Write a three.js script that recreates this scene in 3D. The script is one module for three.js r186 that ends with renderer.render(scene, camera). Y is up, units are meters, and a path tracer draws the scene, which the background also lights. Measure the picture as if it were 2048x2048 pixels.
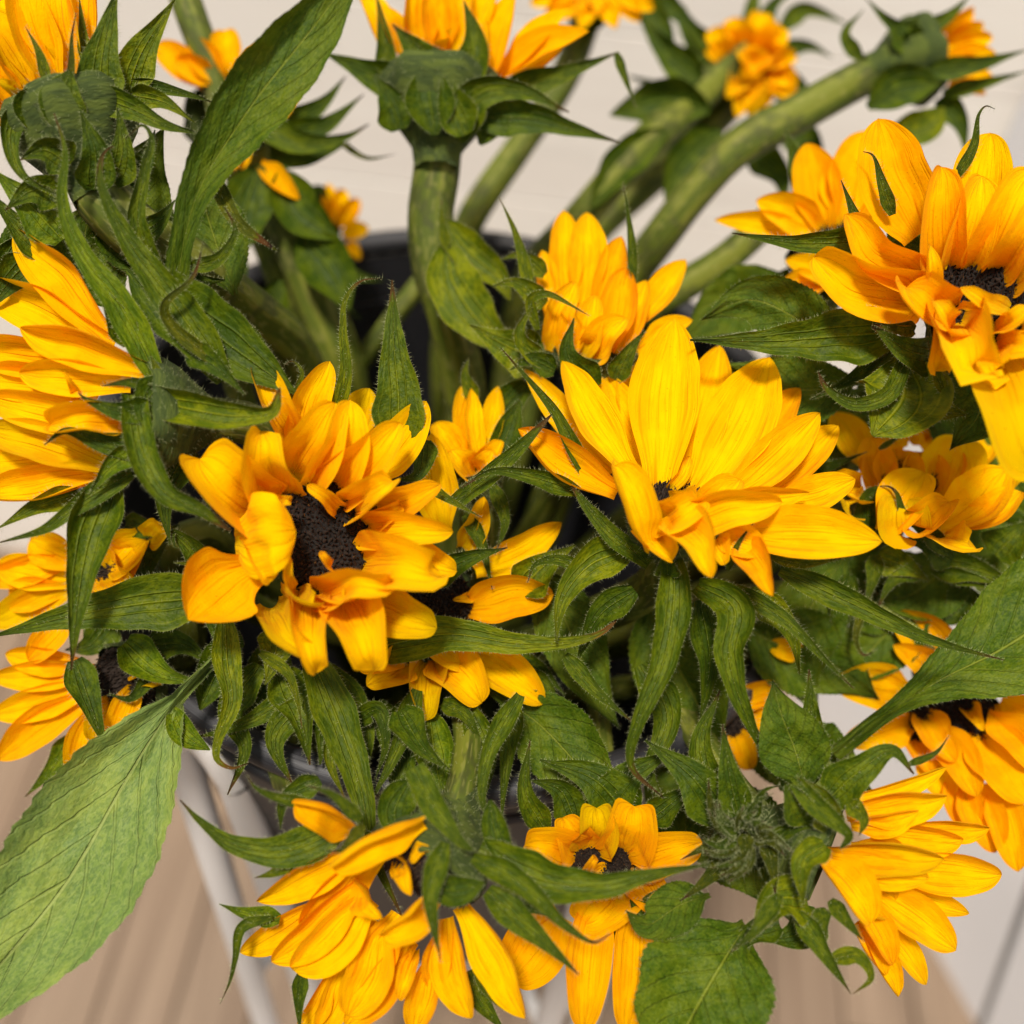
import * as THREE from 'three';
import { mergeGeometries } from 'three/addons/utils/BufferGeometryUtils.js';
import { RoundedBoxGeometry } from 'three/addons/geometries/RoundedBoxGeometry.js';

// ---------------------------------------------------------------- camera, sky, sun, exposure
const scene = new THREE.Scene();
const renderer = new THREE.WebGLRenderer({ antialias: true });
renderer.setSize(1024, 1024);
renderer.toneMapping = THREE.LinearToneMapping;
renderer.toneMappingExposure = 1.1;
renderer.shadowMap.enabled = true;
renderer.shadowMap.type = THREE.PCFSoftShadowMap;

const RIM_Y = 0.78, RIM_R = 0.16;
const pitch = THREE.MathUtils.degToRad(50), rollA = THREE.MathUtils.degToRad(7.3);
const V = (x, y, z) => new THREE.Vector3(x, y, z);
const F = V(0, -Math.sin(pitch), -Math.cos(pitch));
const r0 = V(1, 0, 0), u0 = V(0, Math.cos(pitch), -Math.sin(pitch));
const R = r0.clone().multiplyScalar(Math.cos(rollA)).addScaledVector(u0, Math.sin(rollA));
const U = r0.clone().multiplyScalar(-Math.sin(rollA)).addScaledVector(u0, Math.cos(rollA));
const CAM = V(0.026, RIM_Y + 0.3523, 0.3269);
const camera = new THREE.PerspectiveCamera(50, 1, 0.02, 40);
camera.position.copy(CAM);
camera.up.copy(U);
camera.lookAt(CAM.clone().add(F));
camera.focus = 0.365;
camera.userData.fStop = 3.9;

// overcast sky: soft, slightly brighter overhead
{
  const W = 64, H = 32, d = new Float32Array(W * H * 4);
  for (let j = 0; j < H; j++) for (let i = 0; i < W; i++) {
    const el = ((j + 0.5) / H - 0.5) * Math.PI, s = Math.sin(el), k = (j * W + i) * 4;
    const b = s > 0 ? 0.31 + 0.42 * s : 0.03;
    d[k] = b * 0.98; d[k + 1] = b * 0.985; d[k + 2] = b; d[k + 3] = 1;
  }
  const sky = new THREE.DataTexture(d, W, H, THREE.RGBAFormat, THREE.FloatType);
  sky.mapping = THREE.EquirectangularReflectionMapping;
  sky.magFilter = THREE.LinearFilter; sky.needsUpdate = true;
  scene.background = sky; scene.environment = sky;
}
const sun = new THREE.DirectionalLight(0xfff6ea, 4.2);
sun.position.set(-0.25, RIM_Y + 1.9, 0.52);
sun.target.position.set(0, RIM_Y, 0);
sun.castShadow = true; sun.shadow.radius = 17;
sun.shadow.mapSize.set(2048, 2048);
Object.assign(sun.shadow.camera, { left: -1, right: 1, top: 1, bottom: -1, near: 0.1, far: 6 });
scene.add(sun, sun.target);

// ---------------------------------------------------------------- helpers
const FPX = 2196;                          // focal length in photograph pixels (2048 wide)
const at = (px, py, d) => CAM.clone().addScaledVector(F, d).addScaledVector(R, (px - 1024) / FPX * d).addScaledVector(U, -(py - 1024) / FPX * d);
const view = (a) => R.clone().multiplyScalar(a[0]).addScaledVector(U, a[1]).addScaledVector(F, -a[2]).normalize();
function floorAt(px, py) { const p = at(px, py, 1).sub(CAM); return CAM.clone().addScaledVector(p, -CAM.y / p.y); }
function rng(seed) { let s = seed >>> 0; return () => { s = (s + 0x6D2B79F5) | 0; let t = Math.imul(s ^ (s >>> 15), 1 | s); t = (t + Math.imul(t ^ (t >>> 7), 61 | t)) ^ t; return ((t ^ (t >>> 14)) >>> 0) / 4294967296; }; }
const clamp = (x, a, b) => Math.min(b, Math.max(a, x)), mix = (a, b, t) => a + (b - a) * t;
const sstep = (a, b, x) => { const t = clamp((x - a) / (b - a), 0, 1); return t * t * (3 - 2 * t); };
function hash(i, j) { let h = Math.imul(i, 374761393) + Math.imul(j, 668265263); h = Math.imul(h ^ (h >>> 13), 1274126177); return ((h ^ (h >>> 16)) >>> 0) / 4294967296; }
function noise(x, y) { const i = Math.floor(x), j = Math.floor(y), a = x - i, b = y - j, u = a * a * (3 - 2 * a), v = b * b * (3 - 2 * b); return mix(mix(hash(i, j), hash(i + 1, j), u), mix(hash(i, j + 1), hash(i + 1, j + 1), u), v); }
const fbm = (x, y) => 0.5 * noise(x, y) + 0.28 * noise(x * 2.1 + 7, y * 2.1 + 3) + 0.22 * noise(x * 4.3 + 1, y * 4.3 + 9);
const names = new Map();
function numbered(n) { const k = names.get(n) || 0; names.set(n, k + 1); return k ? n + '_' + String(k).padStart(3, '0') : n; }
function tag(o, label, category, group, kind) { if (label) o.userData.label = label; if (category) o.userData.category = category; if (group) o.userData.group = group; if (kind) o.userData.kind = kind; return o; }
function mesh(name, g, m, parent) { const o = new THREE.Mesh(g, m); o.name = parent === scene ? numbered(name) : name; o.castShadow = o.receiveShadow = true; parent.add(o); return o; }

// ---------------------------------------------------------------- textures
function texture(W, H, fn, srgb = true) {
  const d = new Uint8Array(W * H * 4);
  for (let j = 0; j < H; j++) for (let i = 0; i < W; i++) { const c = fn((i + 0.5) / W, (j + 0.5) / H), k = (j * W + i) * 4; for (let q = 0; q < 3; q++) d[k + q] = clamp(c[q], 0, 255); d[k + 3] = 255; }
  const t = new THREE.DataTexture(d, W, H); t.magFilter = THREE.LinearFilter; t.minFilter = THREE.LinearMipmapLinearFilter; t.generateMipmaps = true;
  t.wrapS = t.wrapT = THREE.RepeatWrapping; if (srgb) t.colorSpace = THREE.SRGBColorSpace; t.needsUpdate = true; return t;
}
const lerp3 = (a, b, t) => [mix(a[0], b[0], t), mix(a[1], b[1], t), mix(a[2], b[2], t)];
const gray = (x) => [x * 255, x * 255, x * 255];
function petalVein(u, v, s) {               // fine branching streaks along the petal
  const w = u + 0.03 * (noise(u * 6 + s, v * 4) - 0.5);
  const a = noise(w * 34 + s * 5, v * 2.2), b = noise(w * 80 + s, v * 5);
  return clamp(0.65 * sstep(0.62, 0.86, a) + 0.45 * sstep(0.68, 0.9, b), 0, 1);
}
const petalMap = [0, 1, 2].map((s) => texture(256, 512, (u, v) => {
  const vein = petalVein(u, v, s * 31 + 3), pat = fbm(u * 3 + s * 9, v * 5);
  let c = lerp3([253, 202, 0], [252, 186, 0], sstep(0.3, 0.8, pat));
  c = lerp3(c, [228, 126, 0], vein * (0.16 + 0.36 * sstep(0.7, 0.05, v)));
  const spot = noise(u * 60 + s * 77, v * 90);
  if (spot > 0.965) c = lerp3(c, [120, 70, 10], 0.5);
  return c;
}));
const petalBump = texture(256, 512, (u, v) => gray(0.75 - 0.5 * petalVein(u, v, 3) + 0.12 * noise(u * 30, v * 60)), false);
function bractMapOf(s, brown) {
  return texture(128, 512, (u, v) => {
    const p = fbm(u * 5 + s * 3, v * 16), q = fbm(u * 22 + s, v * 70), x = Math.abs(u - 0.5) * 2;
    let c = lerp3([72, 92, 0], [112, 124, 2], sstep(0.25, 0.75, p));
    c = lerp3(c, [46, 64, 0], 0.38 * sstep(0.52, 0.72, q));
    const veins = Math.max(sstep(0.05, 0.015, x), 0.7 * sstep(0.035, 0.01, Math.abs(x - 0.36 + 0.06 * Math.sin(v * 9))), 0.6 * sstep(0.03, 0.01, Math.abs(x - 0.68 + 0.05 * Math.sin(v * 11 + 2))));
    c = lerp3(c, [138, 146, 30], veins * 0.65);
    c = lerp3(c, [128, 136, 48], 0.6 * sstep(0.9, 0.98, x + 0.06 * (p - 0.5)));
    if (brown) { const e = v + 0.12 * (fbm(u * 4, v * 30) - 0.5) - (x > 0.8 ? -0.06 : 0); c = lerp3(c, [112, 78, 38], sstep(0.80, 0.88, e)); c = lerp3(c, [58, 40, 26], sstep(0.92, 0.97, e)); }
    const w = noise(u * 90 + s * 3, v * 330); if (w > 0.9) c = lerp3(c, [150, 150, 100], 0.4);
    return c;
  });
}
const bractMap = [bractMapOf(1, true), bractMapOf(5, true)];
const bractBump = texture(128, 512, (u, v) => { const x = Math.abs(u - 0.5) * 2; return gray(0.45 + 0.35 * fbm(u * 16, v * 60) + 0.35 * Math.max(sstep(0.07, 0.01, x), sstep(0.05, 0.01, Math.abs(x - 0.36 + 0.06 * Math.sin(v * 9))))); }, false);
function leafVein(u, v) {
  const x = Math.abs(u - 0.5) * 2, mid = sstep(0.035, 0.012, x);
  const k = (v - x * 0.30) * 9 + (u > 0.5 ? 0.4 : 0), lat = sstep(0.10, 0.03, Math.abs(k - Math.round(k)) * (1 + 0.6 * x));
  return [mid, lat];
}
function leafMapOf(base, alt, darkc, veinc, s) {
  return texture(512, 1024, (u, v) => {
    const [mid, lat] = leafVein(u, v), p = fbm(u * 5 + s, v * 9), q = fbm(u * 64 + s, v * 120);
    let c = lerp3(base, alt, sstep(0.35, 0.68, p));
    c = lerp3(c, darkc, 0.55 * sstep(0.42, 0.62, q) * (0.55 + 0.45 * sstep(0.6, 0.4, p)));
    c = lerp3(c, veinc, Math.max(mid * 0.85, lat * 0.22, 0.42 * sstep(0.10, 0.0, Math.abs(fbm(u * 30 + s, v * 52) - 0.5)), 0.25 * sstep(0.09, 0.0, Math.abs(noise(u * 70 + s, v * 110) - 0.5))));
    if (Math.hypot((u - 0.30) * 1.0, (v - 0.80) * 1.9) < 0.016 && s === 2) c = [66, 58, 50];
    return c;
  });
}
const leafMapPale = leafMapOf([112, 134, 62], [134, 150, 66], [84, 108, 56], [150, 162, 90], 2);
const leafMapGreen = leafMapOf([72, 98, 6], [98, 116, 10], [50, 74, 4], [138, 148, 46], 9);
const leafBump = texture(512, 1024, (u, v) => { const [mid, lat] = leafVein(u, v); return gray(0.5 + 0.25 * fbm(u * 40, v * 70) - 0.3 * Math.max(mid, 0.8 * lat)); }, false);
const stemMap = texture(128, 256, (u, v) => { const a = noise(u * 26, v * 3), b = fbm(u * 8, v * 14); let c = lerp3([74, 86, 14], [108, 114, 32], sstep(0.3, 0.75, a)); c = lerp3(c, [60, 64, 30], 0.6 * sstep(0.5, 0.7, b)); return lerp3(c, [136, 132, 74], 0.45 * sstep(0.62, 0.8, noise(u * 50, v * 40))); });
const backMap = texture(256, 256, (u, v) => { const a = fbm(u * 14, v * 14), b = fbm(u * 60, v * 60); let c = lerp3([46, 60, 6], [72, 84, 16], sstep(0.35, 0.7, a)); return lerp3(c, [92, 100, 48], 0.4 * sstep(0.56, 0.75, b)); });
const grainBump = texture(256, 256, (u, v) => gray(fbm(u * 60, v * 60)), false);

// ---------------------------------------------------------------- materials
const petalMat = [[1, 0.92, 1], [0.96, 0.78, 1], [1, 1, 1], [0.78, 0.82, 1]].map((c, i) => new THREE.MeshPhysicalMaterial({ map: petalMap[i % 3], color: new THREE.Color().setRGB(...c.map((x) => Math.min(1, x))), bumpMap: petalBump, bumpScale: 0.0005, roughness: 0.92, specularIntensity: 0.05, transmission: 0.30, thickness: 0, side: THREE.DoubleSide }));
const greenTone = [[0.64, 0.66, 0.5], [1, 0.90, 0.4], [0.90, 0.94, 0.95], [0.46, 0.53, 0.5], [0.74, 0.60, 0.42], [0.50, 0.44, 0.60]];  // fourth tint: bluish underside green, darkened with the shade of deep pockets painted in
const bractMat = greenTone.map((c, i) => new THREE.MeshPhysicalMaterial({ map: bractMap[i % 2], color: new THREE.Color().setRGB(...c), bumpMap: bractBump, bumpScale: 0.0013, roughness: 0.55, specularIntensity: 0.28, transmission: 0.12, thickness: 0, side: THREE.DoubleSide }));
const leafMat = [leafMapPale, leafMapGreen].map((t, i) => new THREE.MeshPhysicalMaterial({ map: t, color: new THREE.Color().setRGB(...[[0.92, 0.92, 0.92], [0.72, 0.72, 0.62]][i]), bumpMap: leafBump, bumpScale: 0.0018, roughness: 0.55, specularIntensity: 0.28, transmission: 0.12, thickness: 0, side: THREE.DoubleSide }));
const stemMat = new THREE.MeshPhysicalMaterial({ map: stemMap, bumpMap: stemMap, bumpScale: 0.0006, roughness: 0.7, specularIntensity: 0.6 });
const backMat = new THREE.MeshPhysicalMaterial({ map: backMap, bumpMap: grainBump, bumpScale: 0.0004, roughness: 0.9 });
const discMat = new THREE.MeshPhysicalMaterial({ color: new THREE.Color().setRGB(0.012, 0.007, 0.004), roughness: 0.9, bumpMap: grainBump, bumpScale: 0.002 });
const floretMat = new THREE.MeshPhysicalMaterial({ color: new THREE.Color().setRGB(0.020, 0.010, 0.004), roughness: 0.8 });
const pollenMat = new THREE.MeshPhysicalMaterial({ color: new THREE.Color().setRGB(0.16, 0.07, 0.012), roughness: 0.8 });
const hairMat = new THREE.MeshPhysicalMaterial({ color: new THREE.Color().setRGB(0.46, 0.48, 0.24), roughness: 0.6 });

// ---------------------------------------------------------------- blades: petals, bracts and leaves
const profile = {
  petal: (t) => (0.42 + 0.58 * sstep(0, 0.42, t)) * Math.pow(Math.max(0, 1 - Math.pow(clamp((t - 0.45) / 0.55, 0, 1), 2.0)), 0.86),
  blunt: (t) => (0.45 + 0.55 * sstep(0, 0.4, t)) * Math.pow(Math.max(0, 1 - Math.pow(clamp((t - 0.55) / 0.45, 0, 1), 2.4)), 0.6),
  oval: (t) => (0.55 + 0.45 * sstep(0, 0.32, t)) * Math.pow(Math.max(0, 1 - Math.pow(clamp((t - 0.45) / 0.55, 0, 1), 2.0)), 0.82),
  fold: (t) => (0.36 + 0.64 * sstep(0.12, 0.6, t)) * Math.pow(Math.max(0.0004, 1 - Math.pow(clamp((t - 0.58) / 0.42, 0, 1), 2)), 0.9),
  wide: (t) => 0.13 + 0.87 * sstep(0.22, 0.85, t),
  b: (t) => t < 0.24 ? 0.42 + 0.58 * Math.sin(Math.PI / 2 * t / 0.24) : 0.035 + 0.965 * Math.pow(1 - (t - 0.24) / 0.76, 1.25),
  l: (t) => 0.05 + 0.95 * Math.pow(Math.sin(Math.PI * Math.pow(clamp(t, 0.02, 1), 0.85)), 0.95),
  s: (t) => (0.8 + 0.2 * Math.sin(t * 5)) * Math.pow(Math.max(0.0, 1 - Math.pow(t, 4)), 0.8) + 0.03,
  leaf: (t, p) => t < p ? 0.11 + 0.05 * (t / p) : 0.16 + 0.84 * Math.pow(Math.sin(Math.PI * Math.pow((t - p) / (1 - p), 0.78)), 1.25) - 0.155 * sstep(p, 1, t),
};
function blade(pts, W, o) {
  const nV = o.nV || 26, nU = o.nU || 10, rnd = o.rnd;
  const curve = new THREE.CatmullRomCurve3(pts, false, 'centripetal');
  const prof = profile[o.shape || 'petal'], pet = o.petiole || 0.2;
  const pos = [], uv = [], idx = [], edge = [[], []];
  const ph = rnd() * 9, ph2 = rnd() * 9, tmpS = V(0, 0, 0), tmpN = V(0, 0, 0);
  const rip = o.ripple || 0, L = curve.getLength();
  for (let j = 0; j <= nV; j++) {
    const t = j / nV, c = curve.getPointAt(t), T = curve.getTangentAt(t);
    const h = o.hint(c, t); tmpN.copy(h).addScaledVector(T, -h.dot(T)).normalize();
    tmpN.applyAxisAngle(T, (o.roll || 0) + (o.twist || 0) * (t - 0.4));
    tmpS.crossVectors(T, tmpN).normalize();
    let w = W * prof(t, pet) / 2;
    if (o.serr && t > pet) w *= 1 + o.serr * ((j % 3) - 1) * (1 - t);
    const cup = (o.cup || 0) * (o.shape === 'leaf' && t < pet ? 2.2 : 1) * (o.cupTip !== undefined ? mix(1, o.cupTip, t) : 1);
    const ph0 = Math.max(Math.abs(cup), 1e-3), sg = Math.sign(cup) || 1;
    for (let i = 0; i <= nU; i++) {
      const u = i / nU * 2 - 1, a = u * ph0;
      let x = w * Math.sin(a) / ph0, z = sg * w * (1 - Math.cos(a)) / ph0;
      if (o.fold) z += o.fold * w * Math.abs(u);
      if (o.groove) z -= o.groove * w * (Math.exp(-(((u - 0.34) / 0.13) ** 2)) + Math.exp(-(((u + 0.30) / 0.13) ** 2))) * Math.sin(Math.PI * Math.min(1, t * 1.05));
      if (rip) { z += rip * W * u * u * (Math.sin(t * L * 260 + ph + u * 1.2) * 0.6 + Math.sin(t * L * 520 + ph2 - u) * 0.4) * Math.sin(Math.PI * clamp(t, 0.02, 0.98)); x *= 1 + 0.05 * rip / 0.06 * Math.sin(t * L * 420 + ph2 + (u > 0 ? 2 : 0)); }
      if (o.lump) z += o.lump * W * (fbm(u * 2 + ph, t * 4 + ph2) - 0.5);
      const p = c.clone().addScaledVector(tmpS, x).addScaledVector(tmpN, z);
      pos.push(p.x, p.y, p.z); uv.push(i / nU, (o.v0 || 0) + t * ((o.v1 ?? 1) - (o.v0 || 0)));
      if (i === 0 || i === nU) edge[i ? 1 : 0].push({ p, n: tmpN.clone(), s: tmpS.clone().multiplyScalar(i ? 1 : -1), t: T.clone() });
      if (o.spine && i === nU / 2 && j % 2) o.spine.push({ p, n: tmpN.clone(), s: tmpS.clone(), t: T.clone() });
    }
  }
  for (let j = 0; j < nV; j++) for (let i = 0; i < nU; i++) { const a = j * (nU + 1) + i, b = a + 1, c = a + nU + 1, d = c + 1; idx.push(a, b, d, a, d, c); }
  const g = new THREE.BufferGeometry();
  g.setAttribute('position', new THREE.Float32BufferAttribute(pos, 3));
  g.setAttribute('uv', new THREE.Float32BufferAttribute(uv, 2));
  g.setIndex(idx); g.computeVertexNormals();
  g.userData.edge = edge; g.userData.L = L;
  return g;
}
// hairs: thin tapered spikes collected per plant
class Hairs {
  constructor() { this.pos = []; this.idx = []; }
  add(p, dir, len, r) {
    const k = this.pos.length / 3, a = V(dir.y + 0.3, dir.z - 0.2, dir.x + 0.1).cross(dir).normalize(), b = dir.clone().cross(a).normalize();
    for (let q = 0; q < 3; q++) { const c = Math.cos(q * 2.094) * r, s = Math.sin(q * 2.094) * r; this.pos.push(p.x + a.x * c + b.x * s, p.y + a.y * c + b.y * s, p.z + a.z * c + b.z * s); }
    this.pos.push(p.x + dir.x * len, p.y + dir.y * len, p.z + dir.z * len);
    this.idx.push(k, k + 1, k + 3, k + 1, k + 2, k + 3, k + 2, k, k + 3);
  }
  along(list, step, len, rnd, spread = 0.5, lean = 0.5) {
    for (let i = 0; i + 1 < list.length; i++) {
      const A = list[i], B = list[i + 1], d = A.p.distanceTo(B.p), n = Math.floor(d / step + rnd());
      for (let k = 0; k < n; k++) {
        const f = rnd(), p = A.p.clone().lerp(B.p, f);
        const dir = A.s.clone().addScaledVector(A.n, (rnd() - 0.4) * 2 * spread).addScaledVector(A.t, lean * (rnd() - 0.1)).normalize();
        this.add(p, dir, len * (0.25 + rnd() * rnd() * 1.5), 0.00004);
      }
    }
  }
  build(parent, origin) {
    if (!this.idx.length) return;
    const g = new THREE.BufferGeometry(), q = new Float32Array(this.pos);
    for (let i = 0; i < q.length; i += 3) { q[i] -= origin.x; q[i + 1] -= origin.y; q[i + 2] -= origin.z; }
    g.setAttribute('position', new THREE.BufferAttribute(q, 3)); g.setIndex(this.idx); g.computeVertexNormals();
    tag(mesh('fine_hairs', g, hairMat, parent), null, null, null, 'stuff');
  }
}
function stemGeo(pts, r0_, r1_, segs = 28) {
  const c = new THREE.CatmullRomCurve3(pts, false, 'centripetal'), g = new THREE.TubeGeometry(c, segs, 1, 18, false), p = g.attributes.position, q = V(0, 0, 0);
  for (let i = 0; i <= segs; i++) { const m = c.getPointAt(i / segs), r = mix(r0_, r1_, Math.min(1, i / segs * 1.6)); for (let j = 0; j <= 18; j++) { const k = i * 19 + j; q.fromBufferAttribute(p, k).sub(m).multiplyScalar(r * (1 + 0.055 * Math.sin(j / 18 * 6.2832 * 5 + i * 0.05) + 0.03 * Math.sin(j / 18 * 6.2832 * 2 + i * 0.35) + 0.05 * Math.exp(-(((i % 26) - 12) ** 2) / 3))).add(m); p.setXYZ(k, q.x, q.y, q.z); } }
  const uv = g.attributes.uv; for (let i = 0; i < uv.count; i++) { const x = uv.getX(i); uv.setXY(i, uv.getY(i), x * c.getLength() * 8); }
  g.computeVertexNormals(); g.userData.curve = c; return g;
}
const toCam = (p) => CAM.clone().sub(p).normalize();
const BUCKET_H = 0.30, BUCKET_B = RIM_Y - BUCKET_H + 0.012;
let serial = 0;
function autoStem(C, A, rnd) {
  const back = C.clone().addScaledVector(A, -0.035), h = Math.hypot(back.x, back.z) || 1, k = Math.min(0.138, h * 0.8) / h;
  const rim = V(back.x * k, RIM_Y - 0.01, back.z * k), bot = V(-back.x * k * 0.5 + (rnd() - 0.5) * 0.05, BUCKET_B, -back.z * k * 0.5 + (rnd() - 0.5) * 0.05);
  const pts = [C.clone().addScaledVector(A, -0.012), back];
  if (back.y < RIM_Y + 0.03) { const top = Math.max(back.y, RIM_Y) + 0.022; for (const q of [0.3, 0.62, 0.88]) { const m = back.clone().lerp(rim, q * 0.9); m.y = mix(mix(back.y, rim.y, q), top, Math.sin(Math.PI * (0.1 + 0.8 * q)) * 0.9); pts.push(m); } }
  pts.push(rim, rim.clone().lerp(bot, 0.5), bot);
  return pts;
}
function sunflower(f) {
  const rnd = rng(1000 + 77 * serial++), D = f.D, S = FPX / 100 / D, A = view(f.ax), C = at(f.c[0], f.c[1], D);
  const far = D > 0.44, root = new THREE.Group(); root.name = numbered(f.name || 'sunflower'); root.position.copy(C); scene.add(root);
  tag(root, f.label, f.cat || 'sunflower', f.group || 'sunflowers in the black bucket');
  const put = (name, g, m, par = root) => { g.translate(-C.x, -C.y, -C.z); return mesh(name, g, m, par); };
  const hairs = new Hairs(), az = Math.max(f.ax[2], 0.62), flat = f.flat ?? 1;
  const P = (x, y, dz) => at(x, y, D - dz / 100);
  const plane = (x, y) => clamp(-(f.ax[0] * (x - f.c[0]) - f.ax[1] * (y - f.c[1])) / S / az * flat, -4, 4);
  // petals
  const tip = C.clone().addScaledVector(A, 0.05);
  for (const p of f.petals || []) {
    const [bx, by, tx, ty, w, lift = 0.8, bz = 0.35, cx = 0, roll = 0, cup = 0.55, o = {}] = p;
    const steep = f.steep && o.st !== 0, zb = (o.z || 0) + plane(bx, by) - (steep ? 0.5 : 0), zt = (o.z || 0) + plane(tx, ty) * 0.8 + lift * (steep ? 1.25 : 1);
    const dx = tx - bx, dy = ty - by, l = Math.hypot(dx, dy) || 1, mx = (bx + tx) / 2 + -dy / l * cx, my = (by + ty) / 2 + dx / l * cx;
    const pts = [P(bx, by, zb), P(mix(bx, mx, 0.5) + dx * 0.02, mix(by, my, 0.5), mix(zb, zt, steep ? 0.5 : 0.22) + bz * (steep ? 1.1 : 0.75)), P(mx + dx * 0.05, my + dy * 0.05, mix(zb, zt, steep ? 0.85 : 0.55) + bz * (steep ? 1.3 : 1)), P(mix(mx, tx, 0.55), mix(my, ty, 0.55), mix(zb, zt, steep ? 1.0 : 0.8) + bz * (steep ? 1.0 : 0.7)), P(tx, ty, zt)];
    const g = blade(pts, w / S / 100 * (steep ? 1.26 : 1.1), { shape: o.shape || f.shape || 'petal', rnd, nV: far ? 16 : 28, nU: far ? 8 : 14, cup: Math.sign(cup) * Math.min(1.45, Math.abs(cup) * (f.ck || 1) * (1.2 + 0.6 * rnd())), cupTip: o.cupTip ?? (steep ? 1.1 : 1.4), fold: 0.12 + 0.16 * rnd(), groove: 0.16, ripple: far ? 0 : 0.012 + 0.014 * rnd(), lump: 0.05, twist: (rnd() - 0.5) * 0.35 + (o.tw || 0), roll: THREE.MathUtils.degToRad(roll) + (rnd() - 0.5) * 0.12,
      hint: (c) => tip.clone().sub(c).normalize().multiplyScalar(0.55).addScaledVector(toCam(c), 0.75) });
    put('petal', g, petalMat[o.m ?? (f.m !== undefined && rnd() < 0.7 ? f.m : undefined) ?? (rnd() < 0.5 ? 0 : rnd() < 0.5 ? 2 : rnd() < 0.6 ? 1 : 3)]);
  }
  // bracts
  for (const b of f.bracts || []) {
    const [w, tone, pa, o = {}] = b, pts = [];
    for (let i = 0; i < pa.length; i += 3) pts.push(P(pa[i], pa[i + 1], pa[i + 2]));
    const spine = [], sh = o.sh || 'b';
    const g = blade(pts, w / S / 100, { shape: sh, rnd, nV: far ? 18 : 40, nU: 8, cup: (o.cup ?? 0.95) * (0.8 + 0.5 * rnd()), fold: o.fold || 0, ripple: o.rip ?? 0.045, lump: 0.10, groove: 0.04, twist: (o.tw || 0) + (rnd() - 0.5) * 0.3, roll: THREE.MathUtils.degToRad(o.roll || 0), v1: o.br === 0 ? 0.74 : o.br ? 0.86 + 0.4 * o.br : 0.92, spine, hint: toCam, petiole: 0.15 });
    put('bract', g, bractMat[tone]);
    if (!far) { for (const e of g.userData.edge) hairs.along(e, 0.00042, 0.0014, rnd, 0.8, 0.8); hairs.along(spine, 0.001, 0.0012, rnd, 1.6); }
  }
  // leaves
  for (const b of f.leaves || []) {
    const [w, m, pa, o = {}] = b, pts = [];
    for (let i = 0; i < pa.length; i += 3) pts.push(P(pa[i], pa[i + 1], pa[i + 2]));
    const spine = [], g = blade(pts, w / S / 100, { shape: o.sh || 'leaf', petiole: o.pet ?? 0.16, rnd, nV: 90, nU: 18, cup: o.cup ?? 0.45, fold: o.fold ?? 0.06, ripple: o.rip ?? 0.02, lump: 0.22, serr: 0.03, twist: o.tw || 0, roll: THREE.MathUtils.degToRad(o.roll || 0), spine, hint: toCam });
    put('leaf', g, leafMat[m]);
    if (!far) { for (const e of g.userData.edge) hairs.along(e, 0.0007, 0.0013, rnd, 0.5, 0.6); hairs.along(spine, 0.0012, 0.001, rnd, 1.4); }
  }
  // head
  const r = (f.r || 60) / S / 100, q = new THREE.Quaternion().setFromUnitVectors(V(0, 1, 0), A);
  if (f.disc !== 0) {
    const prof = []; for (let i = 0; i <= 10; i++) { const a = i / 10; prof.push(new THREE.Vector2(Math.max(1e-4, r * Math.sin(a * Math.PI / 2)), r * 0.22 * Math.cos(a * Math.PI / 2) - (a > 0.95 ? r * 0.1 : 0))); }
    const dg = new THREE.LatheGeometry(prof, 28); dg.applyQuaternion(q); dg.translate(C.x, C.y, C.z);
    const disc = put('flower_disc', dg, discMat);
    const mk = (n, s, seed, rr0) => { const list = []; for (let i = 0; i < n; i++) { const k = (i + 0.5) / n, rad = r * Math.sqrt(mix(rr0, 1, k)) * 0.98, th = i * 2.39996 + seed; const cn = new THREE.ConeGeometry(s * (0.7 + 0.5 * rnd()), s * (3 + 3 * rnd()), 5); cn.translate(0, s * 1.4, 0); cn.rotateX((rnd() - 0.5) * 0.9); cn.rotateZ((rnd() - 0.5) * 0.9); cn.translate(rad * Math.cos(th), r * 0.22 * Math.sqrt(Math.max(0, 1 - (rad / r) ** 2)), rad * Math.sin(th)); list.push(cn); } const g = mergeGeometries(list); g.applyQuaternion(q); return g; };
    if (!far) {
      tag(mesh('florets', mk(420, 0.0008, 0, 0), floretMat, disc), null, null, null, 'stuff');
      tag(mesh('pollen_tips', mk(46, 0.00045, 1.3, 0.2), pollenMat, disc), null, null, null, 'stuff');
    }
  }
  if (f.back !== 0) {
    const rb = r * (f.back || 1.12), ks = (f.sr || 0.6) / 100 / rb, prof = [[0.97, 0.03], [1.03, -0.14], [1.0, -0.36], [0.86, -0.66], [Math.max(0.66, ks * 1.3), -0.98], [Math.max(0.42, ks * 1.0), -1.34], [ks * 0.9, -1.75]].map(([x, y]) => new THREE.Vector2(rb * x, rb * y * 0.9));
    const bg = new THREE.LatheGeometry(prof.reverse(), 40), p = bg.attributes.position;
    for (let i = 0; i < p.count; i++) { const th = Math.atan2(p.getZ(i), p.getX(i)), k = 1 + 0.05 * Math.sin(th * 7 + serial) + 0.03 * Math.sin(th * 13 + p.getY(i) * 300); p.setX(i, p.getX(i) * k); p.setZ(i, p.getZ(i) * k); }
    bg.computeVertexNormals(); bg.applyQuaternion(q); bg.translate(C.x, C.y, C.z);
    const np = bg.attributes.position, nn = bg.attributes.normal;
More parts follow.
